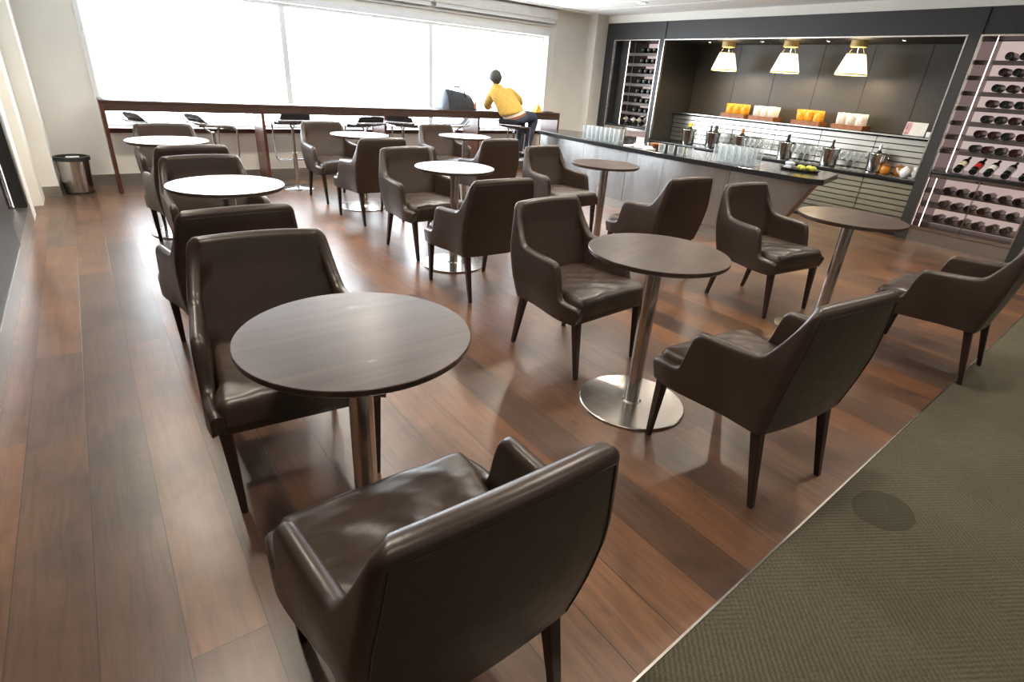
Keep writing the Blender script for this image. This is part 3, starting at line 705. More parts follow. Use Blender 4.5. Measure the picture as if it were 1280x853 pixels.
# snack trays on the upper shelf
def packet(mat):
    m = MB(); nx, nz = 5, 7; g = {}
    for s in (0, 1):
        for i in range(nx+1):
            for k in range(nz+1):
                u, w = i/nx*2-1, k/nz*2-1
                puff = max(0, (1-u**4))*max(0, (1-abs(w)**3))*0.022*(1 if s else -1)
                key = (s if (abs(puff) > 1e-6) else 0, i, k)
                if key not in g: g[key] = m.bm.verts.new((u*0.054, puff, 0.085+w*0.085))
                g[(s, i, k)] = g[key]
    for s in (0, 1):
        for i in range(nx):
            for k in range(nz):
                vs = [g[(s, i, k)], g[(s, i+1, k)], g[(s, i+1, k+1)], g[(s, i, k+1)]]
                try: m.bm.faces.new(vs if s else vs[::-1])
                except ValueError: pass
    return m.mesh('snack_packet', M[mat], 60)
PK = {'o': packet('packet_orange'), 'w': packet('packet_white')}
trays = [(8.14, 5.37, 'o', 'nearest the window'), (8.14, 4.89, 'w', 'second from the window'), (8.14, 4.22, 'o', 'third from the window'), (8.14, 3.66, 'w', 'nearest the menu card')]
for (x, y, k, txt) in trays:
    cname = 'orange' if k == 'o' else 'cream'
    t = empty('snack_tray', (x, y, 1.0812), 0, 'red-brown wooden tray of %s packets on the shelf, %s' % (cname, txt), 'tray', 'wooden snack trays on the shelf')
    MB().box(-0.12, 0.12, -0.20, 0.20, 0, 0.012).build('tray_base', M['traywood'], t, smooth=None)
    s = MB(); s.box(-0.12, -0.106, -0.20, 0.20, 0.012, 0.055); s.box(0.106, 0.12, -0.20, 0.20, 0.012, 0.055); s.box(-0.106, 0.106, -0.20, -0.186, 0.012, 0.055); s.box(-0.106, 0.106, 0.186, 0.20, 0.012, 0.055)
    s.build('tray_rim', M['traywood'], t, smooth=None)
    for r in range(2):
        for j in range(3):
            o = put('snack_packet', PK[k], (x-0.05+0.085*r, y+0.120-0.120*j, 1.104), '%s snack packet, %s row, %s from left, tray %s' % (cname, ('front', 'rear')[r], ORD[j], txt), 'snack packet', 'snack packets in the trays', PI/2+rnd.uniform(-0.3, 0.3))
            o.rotation_euler = (rnd.uniform(-0.12, 0.12), rnd.uniform(-0.11, 0.11), PI/2+rnd.uniform(-0.28, 0.28))
t = empty('menu_card', (8.12, 2.90, 1.0812), 0, 'pale printed menu card propped on the shelf by the right post', 'card')
mm = Matrix.Rotation(0.22, 4, 'Y')
MB().box(-0.004, 0.004, -0.115, 0.115, 0.004, 0.155, M=mm).build('card', M['label_white'], t, smooth=None)
MB().box(-0.0055, -0.004, 0.05, 0.110, 0.012, 0.148, M=mm).build('printed_panel', simple('printed_pink', (0.55, 0.30, 0.34), 0.5, var=0.5, scale=30), t, smooth=None)
MB().box(0.06, 0.075, -0.05, 0.05, 0.0, 0.06).build('foot', M['label_white'], t, smooth=None)
o = MB().box(-0.03, 0.03, -0.05, 0.05, 0, 0.06, bev=0.004).build('small_box', M['china'], None, loc=(8.10, 2.70, 1.0812)); tag(o, 'small white box on the shelf beside the menu card', 'box')

# ------------------------------------------------------------------ window counter
ct = empty('window_counter', (0.145, 7.40, 0), 0, 'long dark wood window counter with red-brown panel legs', 'counter')
CX0, CX1, CY0, CY1, CZ = 0.145, 6.32, 7.40, 7.84, 0.945
cb('top', 'counterwood', CX0, CX1, CY0, CY1, CZ-0.03, CZ, par=ct, bev=0.003)
cb('front_apron', 'counterwood', CX0+0.002, CX1-0.002, CY0+0.004, CY0+0.03, CZ-0.105, CZ-0.03, par=ct)
for x in (CX0+0.001, 1.70, 3.25, 4.74, CX1-0.036):
    cb('panel_leg', 'redwood', x, x+0.035, CY0+0.002, CY1-0.004, 0, CZ-0.03, par=ct)

# stools
def stool():
    r = empty('bar_stool')
    MB().lathe([(0, 0), (0.195, 0), (0.2, 0.004), (0.19, 0.012), (0.06, 0.020), (0.03, 0.035), (0, 0.035)], 36).build('disc_base', M['chrome'], r)
    MB().lathe([(0.026, 0.03), (0.026, 0.42), (0.0185, 0.425), (0.0185, 0.70), (0, 0.70)], 16).build('column', M['chrome'], r)
    s = MB()
    for d in (-0.10, 0.10): s.tube([(0, 0, 0.68), (0, d, 0.755)], 0.008, 8)
    s.tube([(0, -0.13, 0.756), (0, 0.13, 0.756)], 0.008, 8); s.build('seat_bracket', M['chrome'], r)
    # a single tube loops round the seat and drops to make the foot rest
    hw, L = 0.19, []
    def arc(c, a0, a1, rad, ax, ay, n=5):
        return [tuple(Vector(c)+Vector(ax)*rad*math.cos(a0+(a1-a0)*k/n)+Vector(ay)*rad*math.sin(a0+(a1-a0)*k/n)) for k in range(n+1)]
    left = [(-hw, -0.16, 0.785), (-hw, 0.10, 0.775)]+arc((-hw, 0.10, 0.715), PI/2, 0, 0.06, (0, 1, 0), (0, 0, 1))+[(-hw, 0.14, 0.42)]
    low = arc((-hw+0.05, 0.12, 0.37), PI, 1.5*PI, 0.05, (1, 0, 0), (0, 0, 1))
    path = left+low+[(-p[0], p[1], p[2]) for p in reversed(low)]+[(-p[0], p[1], p[2]) for p in reversed(left)]
    path = path+arc((hw-0.04, -0.16, 0.80), 0, -PI/2, 0.04, (1, 0, 0), (0, 1, 0), 3)+arc((-hw+0.04, -0.16, 0.80), -PI/2, -PI, 0.04, (1, 0, 0), (0, 1, 0), 3)
    MB().tube(path, 0.0105, 10, closed=True).build('loop_frame', M['chrome'], r)
    # seat pad, dished, with its rear edge turned up
    m = MB(); nx, ny = 8, 10; rows = []
    for j in range(ny+1):
        v = j/ny; y = -0.185+v*0.35
        z = 0.775+0.085*max(0, (0.26-v)/0.26)**1.4-0.035*max(0, (v-0.8)/0.2)**2
        rows.append([(i/nx*2-1, y, z) for i in range(nx+1)])
    tp = [[m.bm.verts.new((u*0.178*(1-0.06*abs(2*j/ny-1)**6), y, z+0.018-0.014*abs(u)**6)) for (u, y, z) in row] for j, row in enumerate(rows)]
    bt = [[m.bm.verts.new((u*0.178*(1-0.06*abs(2*j/ny-1)**6), y, z-0.018+0.006*abs(u)**6)) for (u, y, z) in row] for j, row in enumerate(rows)]
    for j in range(ny):
        for i in range(nx):
            m.bm.faces.new((tp[j][i], tp[j][i+1], tp[j+1][i+1], tp[j+1][i])); m.bm.faces.new((bt[j][i], bt[j+1][i], bt[j+1][i+1], bt[j][i+1]))
    for j in range(ny):
        m.bm.faces.new((tp[j][0], tp[j+1][0], bt[j+1][0], bt[j][0])); m.bm.faces.new((tp[j][nx], bt[j][nx], bt[j+1][nx], tp[j+1][nx]))
    for i in range(nx):
        m.bm.faces.new((tp[0][i], bt[0][i], bt[0][i+1], tp[0][i+1])); m.bm.faces.new((tp[ny][i], tp[ny][i+1], bt[ny][i+1], bt[ny][i]))
    m.build('seat_pad', M['blackpad'], r, smooth=60)
    return r
st0 = stool()
stools = [(0.54, 6.86, -1.2, 'black and chrome bar stool at the left end of the window counter'), (1.06, 6.80, -1.25, 'bar stool turned sideways, second along the window counter, chrome loop showing'),
          (2.00, 7.25, 0.0, 'bar stool facing the counter beside the second panel leg, chrome pole in full view'), (2.83, 7.04, 0.1, 'bar stool seen behind the far white-topped table, left of the middle panel leg'),
          (3.40, 7.15, -0.7, 'bar stool right of the middle panel leg with bright chrome loop'), (4.10, 7.02, 1.2, 'bar stool under the counter left of the black bag'), (5.07, 6.94, -1.15, 'bar stool the person in the yellow sweater sits on')]
for i, (x, y, a, lb) in enumerate(stools):
    s = st0 if i == 0 else copy_tree(st0)
    s.location = (x, y, 0); s.rotation_euler = (0, 0, a); tag(s, lb, 'bar stool', 'bar stools at the window counter')

# bag, phone, packet on the counter
t = empty('duffel_bag', (4.46, 7.58, CZ), 0, 'black duffel bag standing on the window counter', 'bag')
BAGZ = [(-0.29, 0.015), (-0.27, 0.06), (-0.225, 0.18), (-0.185, 0.262), (-0.165, 0.272), (-0.05, 0.255), (0.1, 0.235), (0.22, 0.205), (0.255, 0.17), (0.285, 0.06), (0.295, 0.015)]
def bag_rows(m, xs, grow=0.0):
    rows = []
    for x in xs:
        zt_ = next(z0+(z1-z0)*(x-a0)/(a1-a0) for (a0, z0), (a1, z1) in zip(BAGZ, BAGZ[1:]) if x <= a1+1e-9)
        wd = 0.13*(1.0 if abs(x) < 0.25 else 0.92)
        sec = []
        for k in range(14):
            a = PI*k/13; cz = max(0.0, math.sin(a))**0.6
            sec.append(m.bm.verts.new((x-grow, -math.cos(a)*(wd+grow)*(1-0.5*cz*cz), 0.001+zt_*cz+grow*cz)))
        rows.append(sec)
    for a, b_ in zip(rows, rows[1:]):
        for k in range(13): m.bm.faces.new((a[k], a[k+1], b_[k+1], b_[k]))
        m.bm.faces.new((a[13], a[0], b_[0], b_[13]))
    m.bm.faces.new(rows[0]); m.bm.faces.new(rows[-1])
m = MB(); bag_rows(m, [-0.288, -0.27, -0.25, -0.225, -0.2, -0.185, -0.165, -0.1, -0.02, 0.06, 0.14, 0.22, 0.255, 0.27, 0.292]); m.build('bag_body', M['bag'], t, smooth=45)
m = MB(); bag_rows(m, [-0.286, -0.27, -0.25, -0.225, -0.2, -0.188], 0.004); m.build('end_panel', M['bagend'], t, smooth=45)
for d in (-0.05, 0.05):
    MB().tube([(-0.12, d*1.6, 0.20), (-0.10, d, 0.27), (-0.03, d*0.8, 0.31), (0.06, d*0.8, 0.30), (0.10, d, 0.25), (0.12, d*1.6, 0.17)], 0.010, 8).build('handle', M['bag'], t)
MB().box(0.215, 0.255, -0.165, -0.158, 0.03, 0.12, bev=0.003).build('luggage_tag', M['tagpink'], t)
MB().tube([(0.235, -0.16, 0.12), (0.225, -0.13, 0.17), (0.2, -0.10, 0.21)], 0.004, 6).build('tag_strap', M['bagend'], t)
o = MB().box(-0.04, 0.04, -0.07, 0.07, 0, 0.010, bev=0.003).build('phone', M['black'], None, loc=(4.82, 7.52, CZ)); o.rotation_euler = (0, 0, 1.3); tag(o, 'black phone lying on the counter right of the bag', 'phone')
t = empty('snack_bag', (5.92, 7.52, CZ), 0.3, 'open yellow paper snack bag on the right end of the counter', 'snack bag')
m = MB(); b0 = [m.bm.verts.new(p) for p in ((-0.09, -0.05, 0), (0.09, -0.05, 0), (0.09, 0.05, 0), (-0.09, 0.05, 0))]
b1 = [m.bm.verts.new(p) for p in ((-0.03, -0.035, 0.07), (0.07, -0.03, 0.075), (0.07, 0.03, 0.075), (-0.03, 0.035, 0.07))]
b2 = [m.bm.verts.new(p) for p in ((0.025, -0.010, 0.125), (0.055, -0.008, 0.10), (0.055, 0.008, 0.10), (0.025, 0.010, 0.125))]
for a, b_ in ((b0, b1), (b1, b2)):
    for k in range(4): m.bm.faces.new((a[k], a[(k+1) % 4], b_[(k+1) % 4], b_[k]))
m.bm.faces.new(b0); m.bm.faces.new(b2); m.build('paper', M['yellowcard'], t, smooth=None)
MB().box(-0.10, -0.06, -0.02, 0.02, 0, 0.012, bev=0.004).build('torn_corner', M['packet_orange'], t)
o = MB().box(-0.10, 0.10, -0.07, 0.07, 0, 0.012, bev=0.003).build('notebook', M['black'], None, loc=(6.15, 7.56, CZ)); o.rotation_euler = (0, 0, 0.2); tag(o, 'thin black notebook at the right end of the window counter', 'notebook')

# waste bin
t = empty('waste_bin', (-0.20, 7.60, 0), 0, 'steel waste bin with black rim on the floor by the left wall', 'bin')
MB().lathe([(0, 0.02), (0.125, 0.02), (0.150, 0.34), (0.147, 0.34), (0.122, 0.03), (0, 0.028)], 32).build('bin_body', M['steel'], t)
MB().lathe([(0, 0), (0.128, 0), (0.130, 0.018), (0, 0.0195)], 32).build('base_ring', M['rubber'], t)
MB().lathe([(0.146, 0.335), (0.160, 0.340), (0.160, 0.375), (0.140, 0.380), (0.135, 0.345)], 32, cap=False).build('lid_rim', M['rubber'], t)
MB().box(-0.05, 0.07, -0.06, 0.05, 0.330, 0.372, bev=0.01).build('liner_bag', M['china'], t)

# ------------------------------------------------------------------ tables
def table(mat='walnut'):
    r = empty('cafe_table')
    MB().lathe([(0, 0.7445), (0.294, 0.7445), (0.302, 0.7515), (0.303, 0.765), (0.3015, 0.767), (0, 0.767)], 96).build('tabletop', M[mat], r, smooth=30)
    MB().lathe([(0.0345, 0.012), (0.0345, 0.738)], 32).build('column', M['steel'], r)
    MB().lathe([(0, 0), (0.252, 0), (0.255, 0.003), (0.255, 0.008), (0.250, 0.012), (0.048, 0.015), (0.040, 0.022), (0.0345, 0.022)], 72, cap=False).build('base_disc', M['steel_base'], r, smooth=25)
    MB().lathe([(0.11, 0.7445), (0.11, 0.738), (0.036, 0.730)], 32).build('mounting_plate', M['black'], r)
    return r
tabs = {'A': (0.468, 1.293, 'round walnut cafe table nearest the camera with pale smudges on top'), 'B': (1.898, 1.484, 'round walnut cafe table standing in full view in the middle front row'), 'C': (3.705, 1.495, 'round walnut cafe table at the right, before the wine rack'),
        'D': (3.703, 3.646, 'round walnut cafe table in front of the steel bar'), 'E': (2.215, 3.767, 'round cafe table shining white in the centre, middle row'), 'F': (0.57, 3.481, 'large-looking white-shining round table, second in the left column'),
        'G': (0.517, 5.534, 'white-shining round table at the far left by the window counter'), 'H': (2.339, 5.974, 'white-shining round table in the far row, middle column'), 'I': (3.553, 5.821, 'white-shining round table in the far row, near the seated person')}
tA = table('walnut_marked'); tA.location = tabs['A'][:2]+(0,); tag(tA, tabs['A'][2], 'table', 'round cafe tables')
t0 = None
for k, (x, y, lb) in tabs.items():
    if k == 'A': continue
    t = table() if t0 is None else copy_tree(t0)
    t0 = t0 or t
    t.location = (x, y, 0); t.rotation_euler = (0, 0, {'B': 0.25, 'C': -0.1}.get(k, 0.1)); tag(t, lb, 'table', 'round cafe tables')

# ------------------------------------------------------------------ armchairs
def interp(x, pts):
    if x <= pts[0][0]: return pts[0][1]
    for (a, va), (b, vb) in zip(pts, pts[1:]):
        if x <= b: return va+(vb-va)*(x-a)/(b-a)
    return pts[-1][1]
def smooth_interp(x, pts):
    if x <= pts[0][0]: return pts[0][1]
    for (a, va), (b, vb) in zip(pts, pts[1:]):
        if x <= b:
            t = (x-a)/(b-a); t = t*t*(3-2*t); return va+(vb-va)*t
    return pts[-1][1]
ZB = 0.312
ZT = [(0, 0.400), (0.03, 0.406), (0.15, 0.410), (0.22, 0.414), (0.255, 0.422), (0.280, 0.440), (0.298, 0.478), (0.316, 0.536), (0.335, 0.574), (0.365, 0.592), (0.42, 0.597), (0.55, 0.600), (0.72, 0.606), (0.82, 0.614), (0.865, 0.632), (0.92, 0.690), (1.0, 0.786)]
UR = [(0.312, -0.258), (0.36, -0.268), (0.42, -0.281), (0.55, -0.305), (0.68, -0.320), (0.83, -0.331)]
WS = [(0.312, 0.262), (0.36, 0.273), (0.42, 0.285), (0.52, 0.292), (0.60, 0.290), (0.68, 0.276), (0.83, 0.253)]
RC = 0.026
def shell_mesh():
    m = MB()
    NZ, NA = 9, 6
    def uf(z): return 0.225+0.022*min(1, max(0, (z-ZB)/0.07))
    def thb(z): return 0.047+0.045*max(0, min(1, (0.74-z)/0.30))      # the back is thicker towards the seat
    def section(P, Q, zt, th, shrink=1.0):
        """P(z), Q(z): outer and inner xy; a closed loop of points up the outside, over the top and down the inside"""
        pts = []; zc = zt-th/2
        for k in range(NZ):
            z = ZB+(zc-ZB)*k/(NZ-1); x, y = P(z); pts.append(Vector((x, y, z)))
        po, qo = Vector((*P(zc), 0)), Vector((*Q(zc), 0))
        for k in range(1, NA):
            a = PI*k/NA; p = po.lerp(qo, (1-math.cos(a))/2)
            pts.append(Vector((p.x, p.y, zc+th/2*math.sin(a))))
        for k in range(NZ):
            z = zc+(ZB+0.02-zc)*k/(NZ-1); x, y = Q(z); pts.append(Vector((x, y, z)))
        if shrink < 1.0:
            c = sum(pts, Vector())/len(pts)
            pts = [c+(p-c)*shrink for p in pts]
        return pts
    def wside(z, a):
        t = min(1.0, max(0.0, (a-0.15)/0.65)); t = t*t*(3-2*t)          # upright at the front, tapering in towards the back
        return 0.295+(interp(z, WS)*(1-0.05*a)-0.295)*t-0.010*max(0, 1-a*7)
    def side(a):
        def u_(z): return uf(z)+(interp(z, UR)+RC-uf(z))*a
        th = 0.044+0.002*a
        return (lambda z: (-wside(z, a), u_(z))), (lambda z: (-(wside(z, a)-th), max(u_(z), interp(z, UR)+thb(z)))), th
    As = [0, 0.02, 0.06, 0.12, 0.18, 0.22, 0.24, 0.255, 0.268, 0.280, 0.289, 0.298, 0.307, 0.316, 0.325, 0.335, 0.348, 0.365, 0.39, 0.42, 0.50, 0.6, 0.7, 0.78, 0.82, 0.845, 0.865, 0.89, 0.92, 0.95, 0.975, 1.0]
    half = []
    P, Q, th = side(0)
    half.append([p+Vector((0, 0.010, 0)) for p in section(P, Q, 0.398, 0.043, 0.80)])
    half.append([p+Vector((0, 0.007, 0)) for p in section(P, Q, 0.400, 0.044, 0.95)])
    for a in As:
        P, Q, th = side(a); half.append(section(P, Q, interp(a, ZT), th))
    cz = [0.786, 0.800, 0.809, 0.815, 0.819]
    for k in range(1, 5):
        t = k/5*PI/2
        P = lambda z, t=t: (-(interp(z, WS)*0.95-RC)-RC*math.cos(t), interp(z, UR)+RC-RC*math.sin(t))
        Q = lambda z: (-(interp(z, WS)*0.95-0.046), interp(z, UR)+thb(z))
        half.append(section(P, Q, cz[k], 0.046))
    rear = []; nr = 10
    for k in range(nr+1):
        sx = k/nr*2-1
        P = lambda z, sx=sx: (sx*(interp(z, WS)*0.95-RC), interp(z, UR)-0.012*(1-sx*sx))
        Q = lambda z, sx=sx: (sx*(interp(z, WS)*0.95-0.046), interp(z, UR)+thb(z)-0.008*(1-sx*sx))
        rear.append(section(P, Q, 0.820+0.006*(1-sx*sx), 0.046))
    def mir(sec): return [Vector((-p.x, p.y, p.z)) for p in sec]
    allsec = half+rear+[mir(s) for s in reversed(half)]
    vs = [[m.bm.verts.new(p) for p in sec] for sec in allsec]
    n = len(vs[0])
    for a, b in zip(vs, vs[1:]):
        for k in range(n):
            m.bm.faces.new((a[k], a[(k+1) % n], b[(k+1) % n], b[k]))
    m.bm.faces.new(vs[0]); m.bm.faces.new(vs[-1])
    return m
def cushion_mesh(seed, dents):
    m = MB(); nu, nv = 34, 34; rg = random.Random(seed)
    ph = [rg.uniform(0, 6.28) for _ in range(8)]
    def hw(u): return 0.238+0.020*(1/(1+math.exp(-(u-0.125)/0.010)))
    U0, U1 = -0.235, 0.254
    top, bot = [], []
    for i in range(nu+1):
        su = i/nu; u = U0+(U1-U0)*su; w = hw(u)
        # rounded front corners
        fr = max(0, (su-0.93)/0.07); w -= 0.018*fr*fr
        rt, rb = [], []
        for j in range(nv+1):
            s = j/nv*2-1; x = s*w
            e = min(1, (1-abs(s))/0.10); e2 = min(1, (1-su)/0.07); e3 = min(1.0, e)*1.0
            edge = (1-(1-e)**2)**0.5*(1-(1-e2)**2)**0.5
            crown = 0.022*(1-s*s)*(1-(2*su-1)**4)
            wr = 0.0030*math.sin(9*x/0.22+5*u/0.2+ph[0])*math.sin(7*u/0.2+ph[1])+0.0014*math.sin(26*u/0.2+6*x/0.2+ph[2])*math.sin(8*x/0.2+ph[3])
            d = 0
            for (dx, du, rx, ru, dep) in dents:
                d -= dep*math.exp(-((x-dx)/rx)**2-((u-du)/ru)**2)
            z = 0.414+edge*(0.028+crown+wr+d)
            rt.append(m.bm.verts.new((x, u, z))); rb.append(m.bm.verts.new((x*0.985, u-0.004*(su > 0.9), 0.352)))
        top.append(rt); bot.append(rb)
    for i in range(nu):
        for j in range(nv):
            m.bm.faces.new((top[i][j], top[i][j+1], top[i+1][j+1], top[i+1][j])); m.bm.faces.new((bot[i][j], bot[i+1][j], bot[i+1][j+1], bot[i][j+1]))
    def strip(a, b):
        for k in range(len(a)-1): m.bm.faces.new((a[k], a[k+1], b[k+1], b[k]))
    strip(top[0], bot[0]); strip(top[-1], bot[-1]); strip([r[0] for r in top], [r[0] for r in bot]); strip([r[-1] for r in top], [r[-1] for r in bot])
    return m
def leg_mesh(x0, y0, x1, y1):
    m = MB(); rings = []
    for z, x, y, r in ((0, x1, y1, 0.0095), (0.004, x1, y1, 0.0105), (0.325, x0, y0, 0.0195)):
        rings.append([m.bm.verts.new((x+r*1.05*cx, y+r*1.05*cy, z)) for cx, cy in ((-0.8, -1), (0.8, -1), (1, -0.8), (1, 0.8), (0.8, 1), (-0.8, 1), (-1, 0.8), (-1, -0.8))])
    for a, b in zip(rings, rings[1:]):
        for k in range(8): m.bm.faces.new((a[k], a[(k+1) % 8], b[(k+1) % 8], b[k]))
    m.bm.faces.new(rings[0]); m.bm.faces.new(rings[-1]); return m
SHELL = shell_mesh().mesh('shell', M['leather'], 60)
DENTS = [[(-0.10, 0.03, 0.075, 0.085, 0.028), (0.09, 0.05, 0.07, 0.08, 0.028), (0.0, -0.05, 0.035, 0.07, -0.008), (-0.06, -0.13, 0.10, 0.05, 0.012)], [(0.0, -0.02, 0.13, 0.13, 0.014)], [(-0.02, 0.03, 0.12, 0.09, 0.010), (0.1, -0.05, 0.05, 0.07, 0.006)], [(0.0, 0.0, 0.15, 0.15, 0.006)]]
CUSH = [cushion_mesh(11+k, d).mesh('seat_cushion', M['leather_seat'], 70) for k, d in enumerate(DENTS)]
def armchair():
    r = empty('armchair')
    def ob(name, me):
        o = bpy.data.objects.new(name, me); COL.objects.link(o); o.parent = r; return o
    ob('upholstered_shell', SHELL); ob('seat_cushion', CUSH[0])
    MB().box(-0.255, 0.255, 0.10, 0.240, 0.316, 0.358, bev=0.006).build('seat_rail', M['leather'], r)
    for (sx) in (-1, 1):
        ob('leg', leg_mesh(sx*0.246, 0.212, sx*0.234, 0.242).mesh('front_leg', M['legwood'], 40))
        ob('leg', leg_mesh(sx*0.206, -0.222, sx*0.212, -0.288).mesh('rear_leg', M['legwood'], 40))
    # seam piping: up the rear corners and across the top of the back
    pts = []
    def rp(s, z):
        w = interp(z, WS)*0.95-RC; u = interp(z, UR); return (s*w, u-0.012*(1-s*s)-0.001, z)
    for k in range(9): pts.append(rp(-1, ZB+0.01+(0.775-ZB)*k/8))
    for k in range(1, 12): pts.append(rp(k/12*2-1, 0.787+0.006*math.sin(PI*k/12)))
    for k in range(8, -1, -1): pts.append(rp(1, ZB+0.01+(0.775-ZB)*k/8))
    MB().tube(pts, 0.0017, 6).build('seam_piping', M['leather'], r)
    return r
ch0 = armchair()
D2 = math.radians
chairs = [('FA', 0.426, 0.842, 0.5, 0, 'brown leather armchair nearest the camera, deep dents in its seat, back towards us'),
 ('AL', 0.420, 1.888, 175.8, 3, 'brown leather armchair behind the nearest table, facing the camera'),
 ('BR', 1.974, 1.005, -5.2, 2, 'brown armchair with back to camera at the table in full view'),
 ('BL', 2.018, 2.052, 184.6, 1, 'brown armchair with creased tan-lit seat beyond the table in full view'),
 ('CR', 3.893, 1.000, 4.0, 1, 'brown armchair at the right edge of the photo beside the carpet'),
 ('CL', 3.825, 1.900, 175.5, 2, 'brown armchair with wrinkled back before the near end of the bar'),
 ('DR', 3.615, 2.940, -3.0, 3, 'brown armchair seen from behind in front of the steel bar front'),
 ('DL', 3.685, 4.180, 186.0, 3, 'brown armchair at the far side of the table by the bar'),
 ('ER', 2.095, 3.320, -0.5, 2, 'brown armchair, back to camera, at the centre white-shining table'),
 ('EL', 2.200, 4.170, 185.5, 3, 'brown armchair facing camera beyond the centre white-shining table'),
 ('FR', 0.438, 3.020, 4.0, 1, 'brown armchair right behind the front-left armchair, its back showing'),
 ('FL', 0.587, 3.935, 184.5, 3, 'brown armchair beyond the second table of the left column'),
 ('GR', 0.560, 5.070, 5.0, 3, 'brown armchair on the near side of the far-left table'),
 ('GL', 0.605, 6.000, 185.0, 3, 'brown armchair on the far side of the far-left table'),
 ('HR', 2.220, 5.480, 3.0, 3, 'brown armchair, back to camera, at the far middle table'),
 ('HL', 2.235, 6.370, 185.0, 3, 'brown armchair facing camera at the far middle table'),
 ('IR', 3.510, 5.390, 2.5, 3, 'brown armchair, back to camera, at the table near the seated person'),
 ('IL', 3.640, 6.330, 184.5, 3, 'brown armchair facing camera at the table near the seated person')]
for i, (k, x, y, a, cu, lb) in enumerate(chairs):
    tx, ty = tabs[k[0]][:2]                              # keep the front feet off the table's base disc
    near = min(abs(x-tx-0.233), abs(x-tx+0.233)); gap = math.sqrt(max(0.0, 0.302**2-near**2)); sg = 1 if y > ty else -1
    y = sg*max(sg*y, sg*ty+gap+0.238)
    c = ch0 if i == 0 else copy_tree(ch0)
    c.location = (x, y, 0); c.rotation_euler = (0, 0, D2(a)); tag(c, lb, 'armchair', 'brown leather armchairs')
    for o in c.children:
        if o.name.startswith('seat_cushion'): o.data = CUSH[cu]

# ------------------------------------------------------------------ person on the stool
def skin(name, verts, edges, rad, mat, parent=None, sub=2, root=0, extra=None):
    bm = bmesh.new(); lay = bm.verts.layers.skin.verify()
    vs = [bm.verts.new(v) for v in verts]
    for v, r in zip(vs, rad):
        v[lay].radius = r if isinstance(r, tuple) else (r, r)
    vs[root][lay].use_root = True
    for a, b in edges: bm.edges.new((vs[a], vs[b]))
    me = bpy.data.meshes.new(name); bm.to_mesh(me); bm.free(); me.materials.append(mat)
    o = bpy.data.objects.new(name, me); COL.objects.link(o)
    md = o.modifiers.new('skin', 'SKIN'); md.branch_smoothing = 0.4; md.use_smooth_shade = True
    o.modifiers.new('sub', 'SUBSURF').levels = sub; o.modifiers['sub'].render_levels = sub
    if parent is not None: o.parent = parent
    return o
PV, CH, NB = (5.12, 6.98, 0.915), (4.985, 7.12, 1.15), (4.91, 7.19, 1.270)
HD, HT = (4.888, 7.21, 1.385), (4.880, 7.21, 1.440)
SL, SR = (4.82, 7.17, 1.195), (5.120, 7.155, 1.205)
EL_, ER_ = (4.852, 7.335, 1.035), (5.335, 7.205, 1.085)
WL, WR = (5.0, 7.49, 0.992), (5.19, 7.42, 0.992)
KL, KR = (5.38, 7.20, 0.845), (5.53, 7.10, 0.865)
AL_, AR = (5.34, 7.14, 0.42), (5.43, 7.06, 0.45)
V = [PV, (5.06, 7.04, 1.02), CH, NB, (4.895, 7.205, 1.325), HD, HT, SL, EL_, WL, SR, ER_, WR, (5.06, 7.02, 0.89), KL, AL_, (5.20, 6.99, 0.89), KR, AR]
E_ = [(0, 1), (1, 2), (2, 3), (3, 4), (4, 5), (5, 6), (2, 7), (7, 8), (8, 9), (2, 10), (10, 11), (11, 12), (0, 13), (13, 14), (14, 15), (0, 16), (16, 17), (17, 18)]
Rr = [0.085, 0.085, 0.085, 0.05, 0.046, 0.076, 0.068, 0.036, 0.030, 0.023, 0.036, 0.030, 0.023, 0.068, 0.050, 0.034, 0.068, 0.050, 0.034]
def hand(w, d, side):
    """palm and five fingers growing from wrist index w towards d"""
    W = Vector(V[w]); d = Vector(d).normalized(); up = Vector((0, 0, 1)); s = d.cross(up).normalized()*side
    p = W+d*0.045; V.append(tuple(p)); Rr.append(0.021); pi = len(V)-1; E_.append((w, pi))
    for k, (o, L) in enumerate(((-0.024, 0.060), (-0.008, 0.070), (0.008, 0.066), (0.024, 0.052))):
        a = p+d*0.030+s*o; b_ = a+d*L*0.5+up*0.004; c_ = b_+d*L*0.42-up*0.016
        i = len(V); V.extend([tuple(a), tuple(b_), tuple(c_)]); Rr.extend([0.0088, 0.0082, 0.007]); E_.extend([(pi, i), (i, i+1), (i+1, i+2)])
    a = p-d*0.010-s*0.026; b_ = a+d*0.030-s*0.018; c_ = b_+d*0.026
    i = len(V); V.extend([tuple(a), tuple(b_), tuple(c_)]); Rr.extend([0.010, 0.009, 0.0075]); E_.extend([(pi, i), (i, i+1), (i+1, i+2)])
hand(9, (0.75, 0.6, 0), 1); hand(12, (-0.8, 0.55, 0), -1)
# nose and ears
F = Vector((-0.25, 0.95, -0.05)).normalized(); Sd = Vector((0.95, 0.25, 0)).normalized()
h = Vector(HD)
for p, r in ((h+F*0.088-Vector((0, 0, 0.004)), 0.013), (h+Sd*0.080, 0.016), (h-Sd*0.080, 0.016)):
    V.append(tuple(p)); Rr.append(r); E_.append((5, len(V)-1))
pers = skin('person', V, E_, Rr, M['skin'])
tag(pers, 'person in mustard sweater and dark jeans leaning on the counter, back to us', 'person')
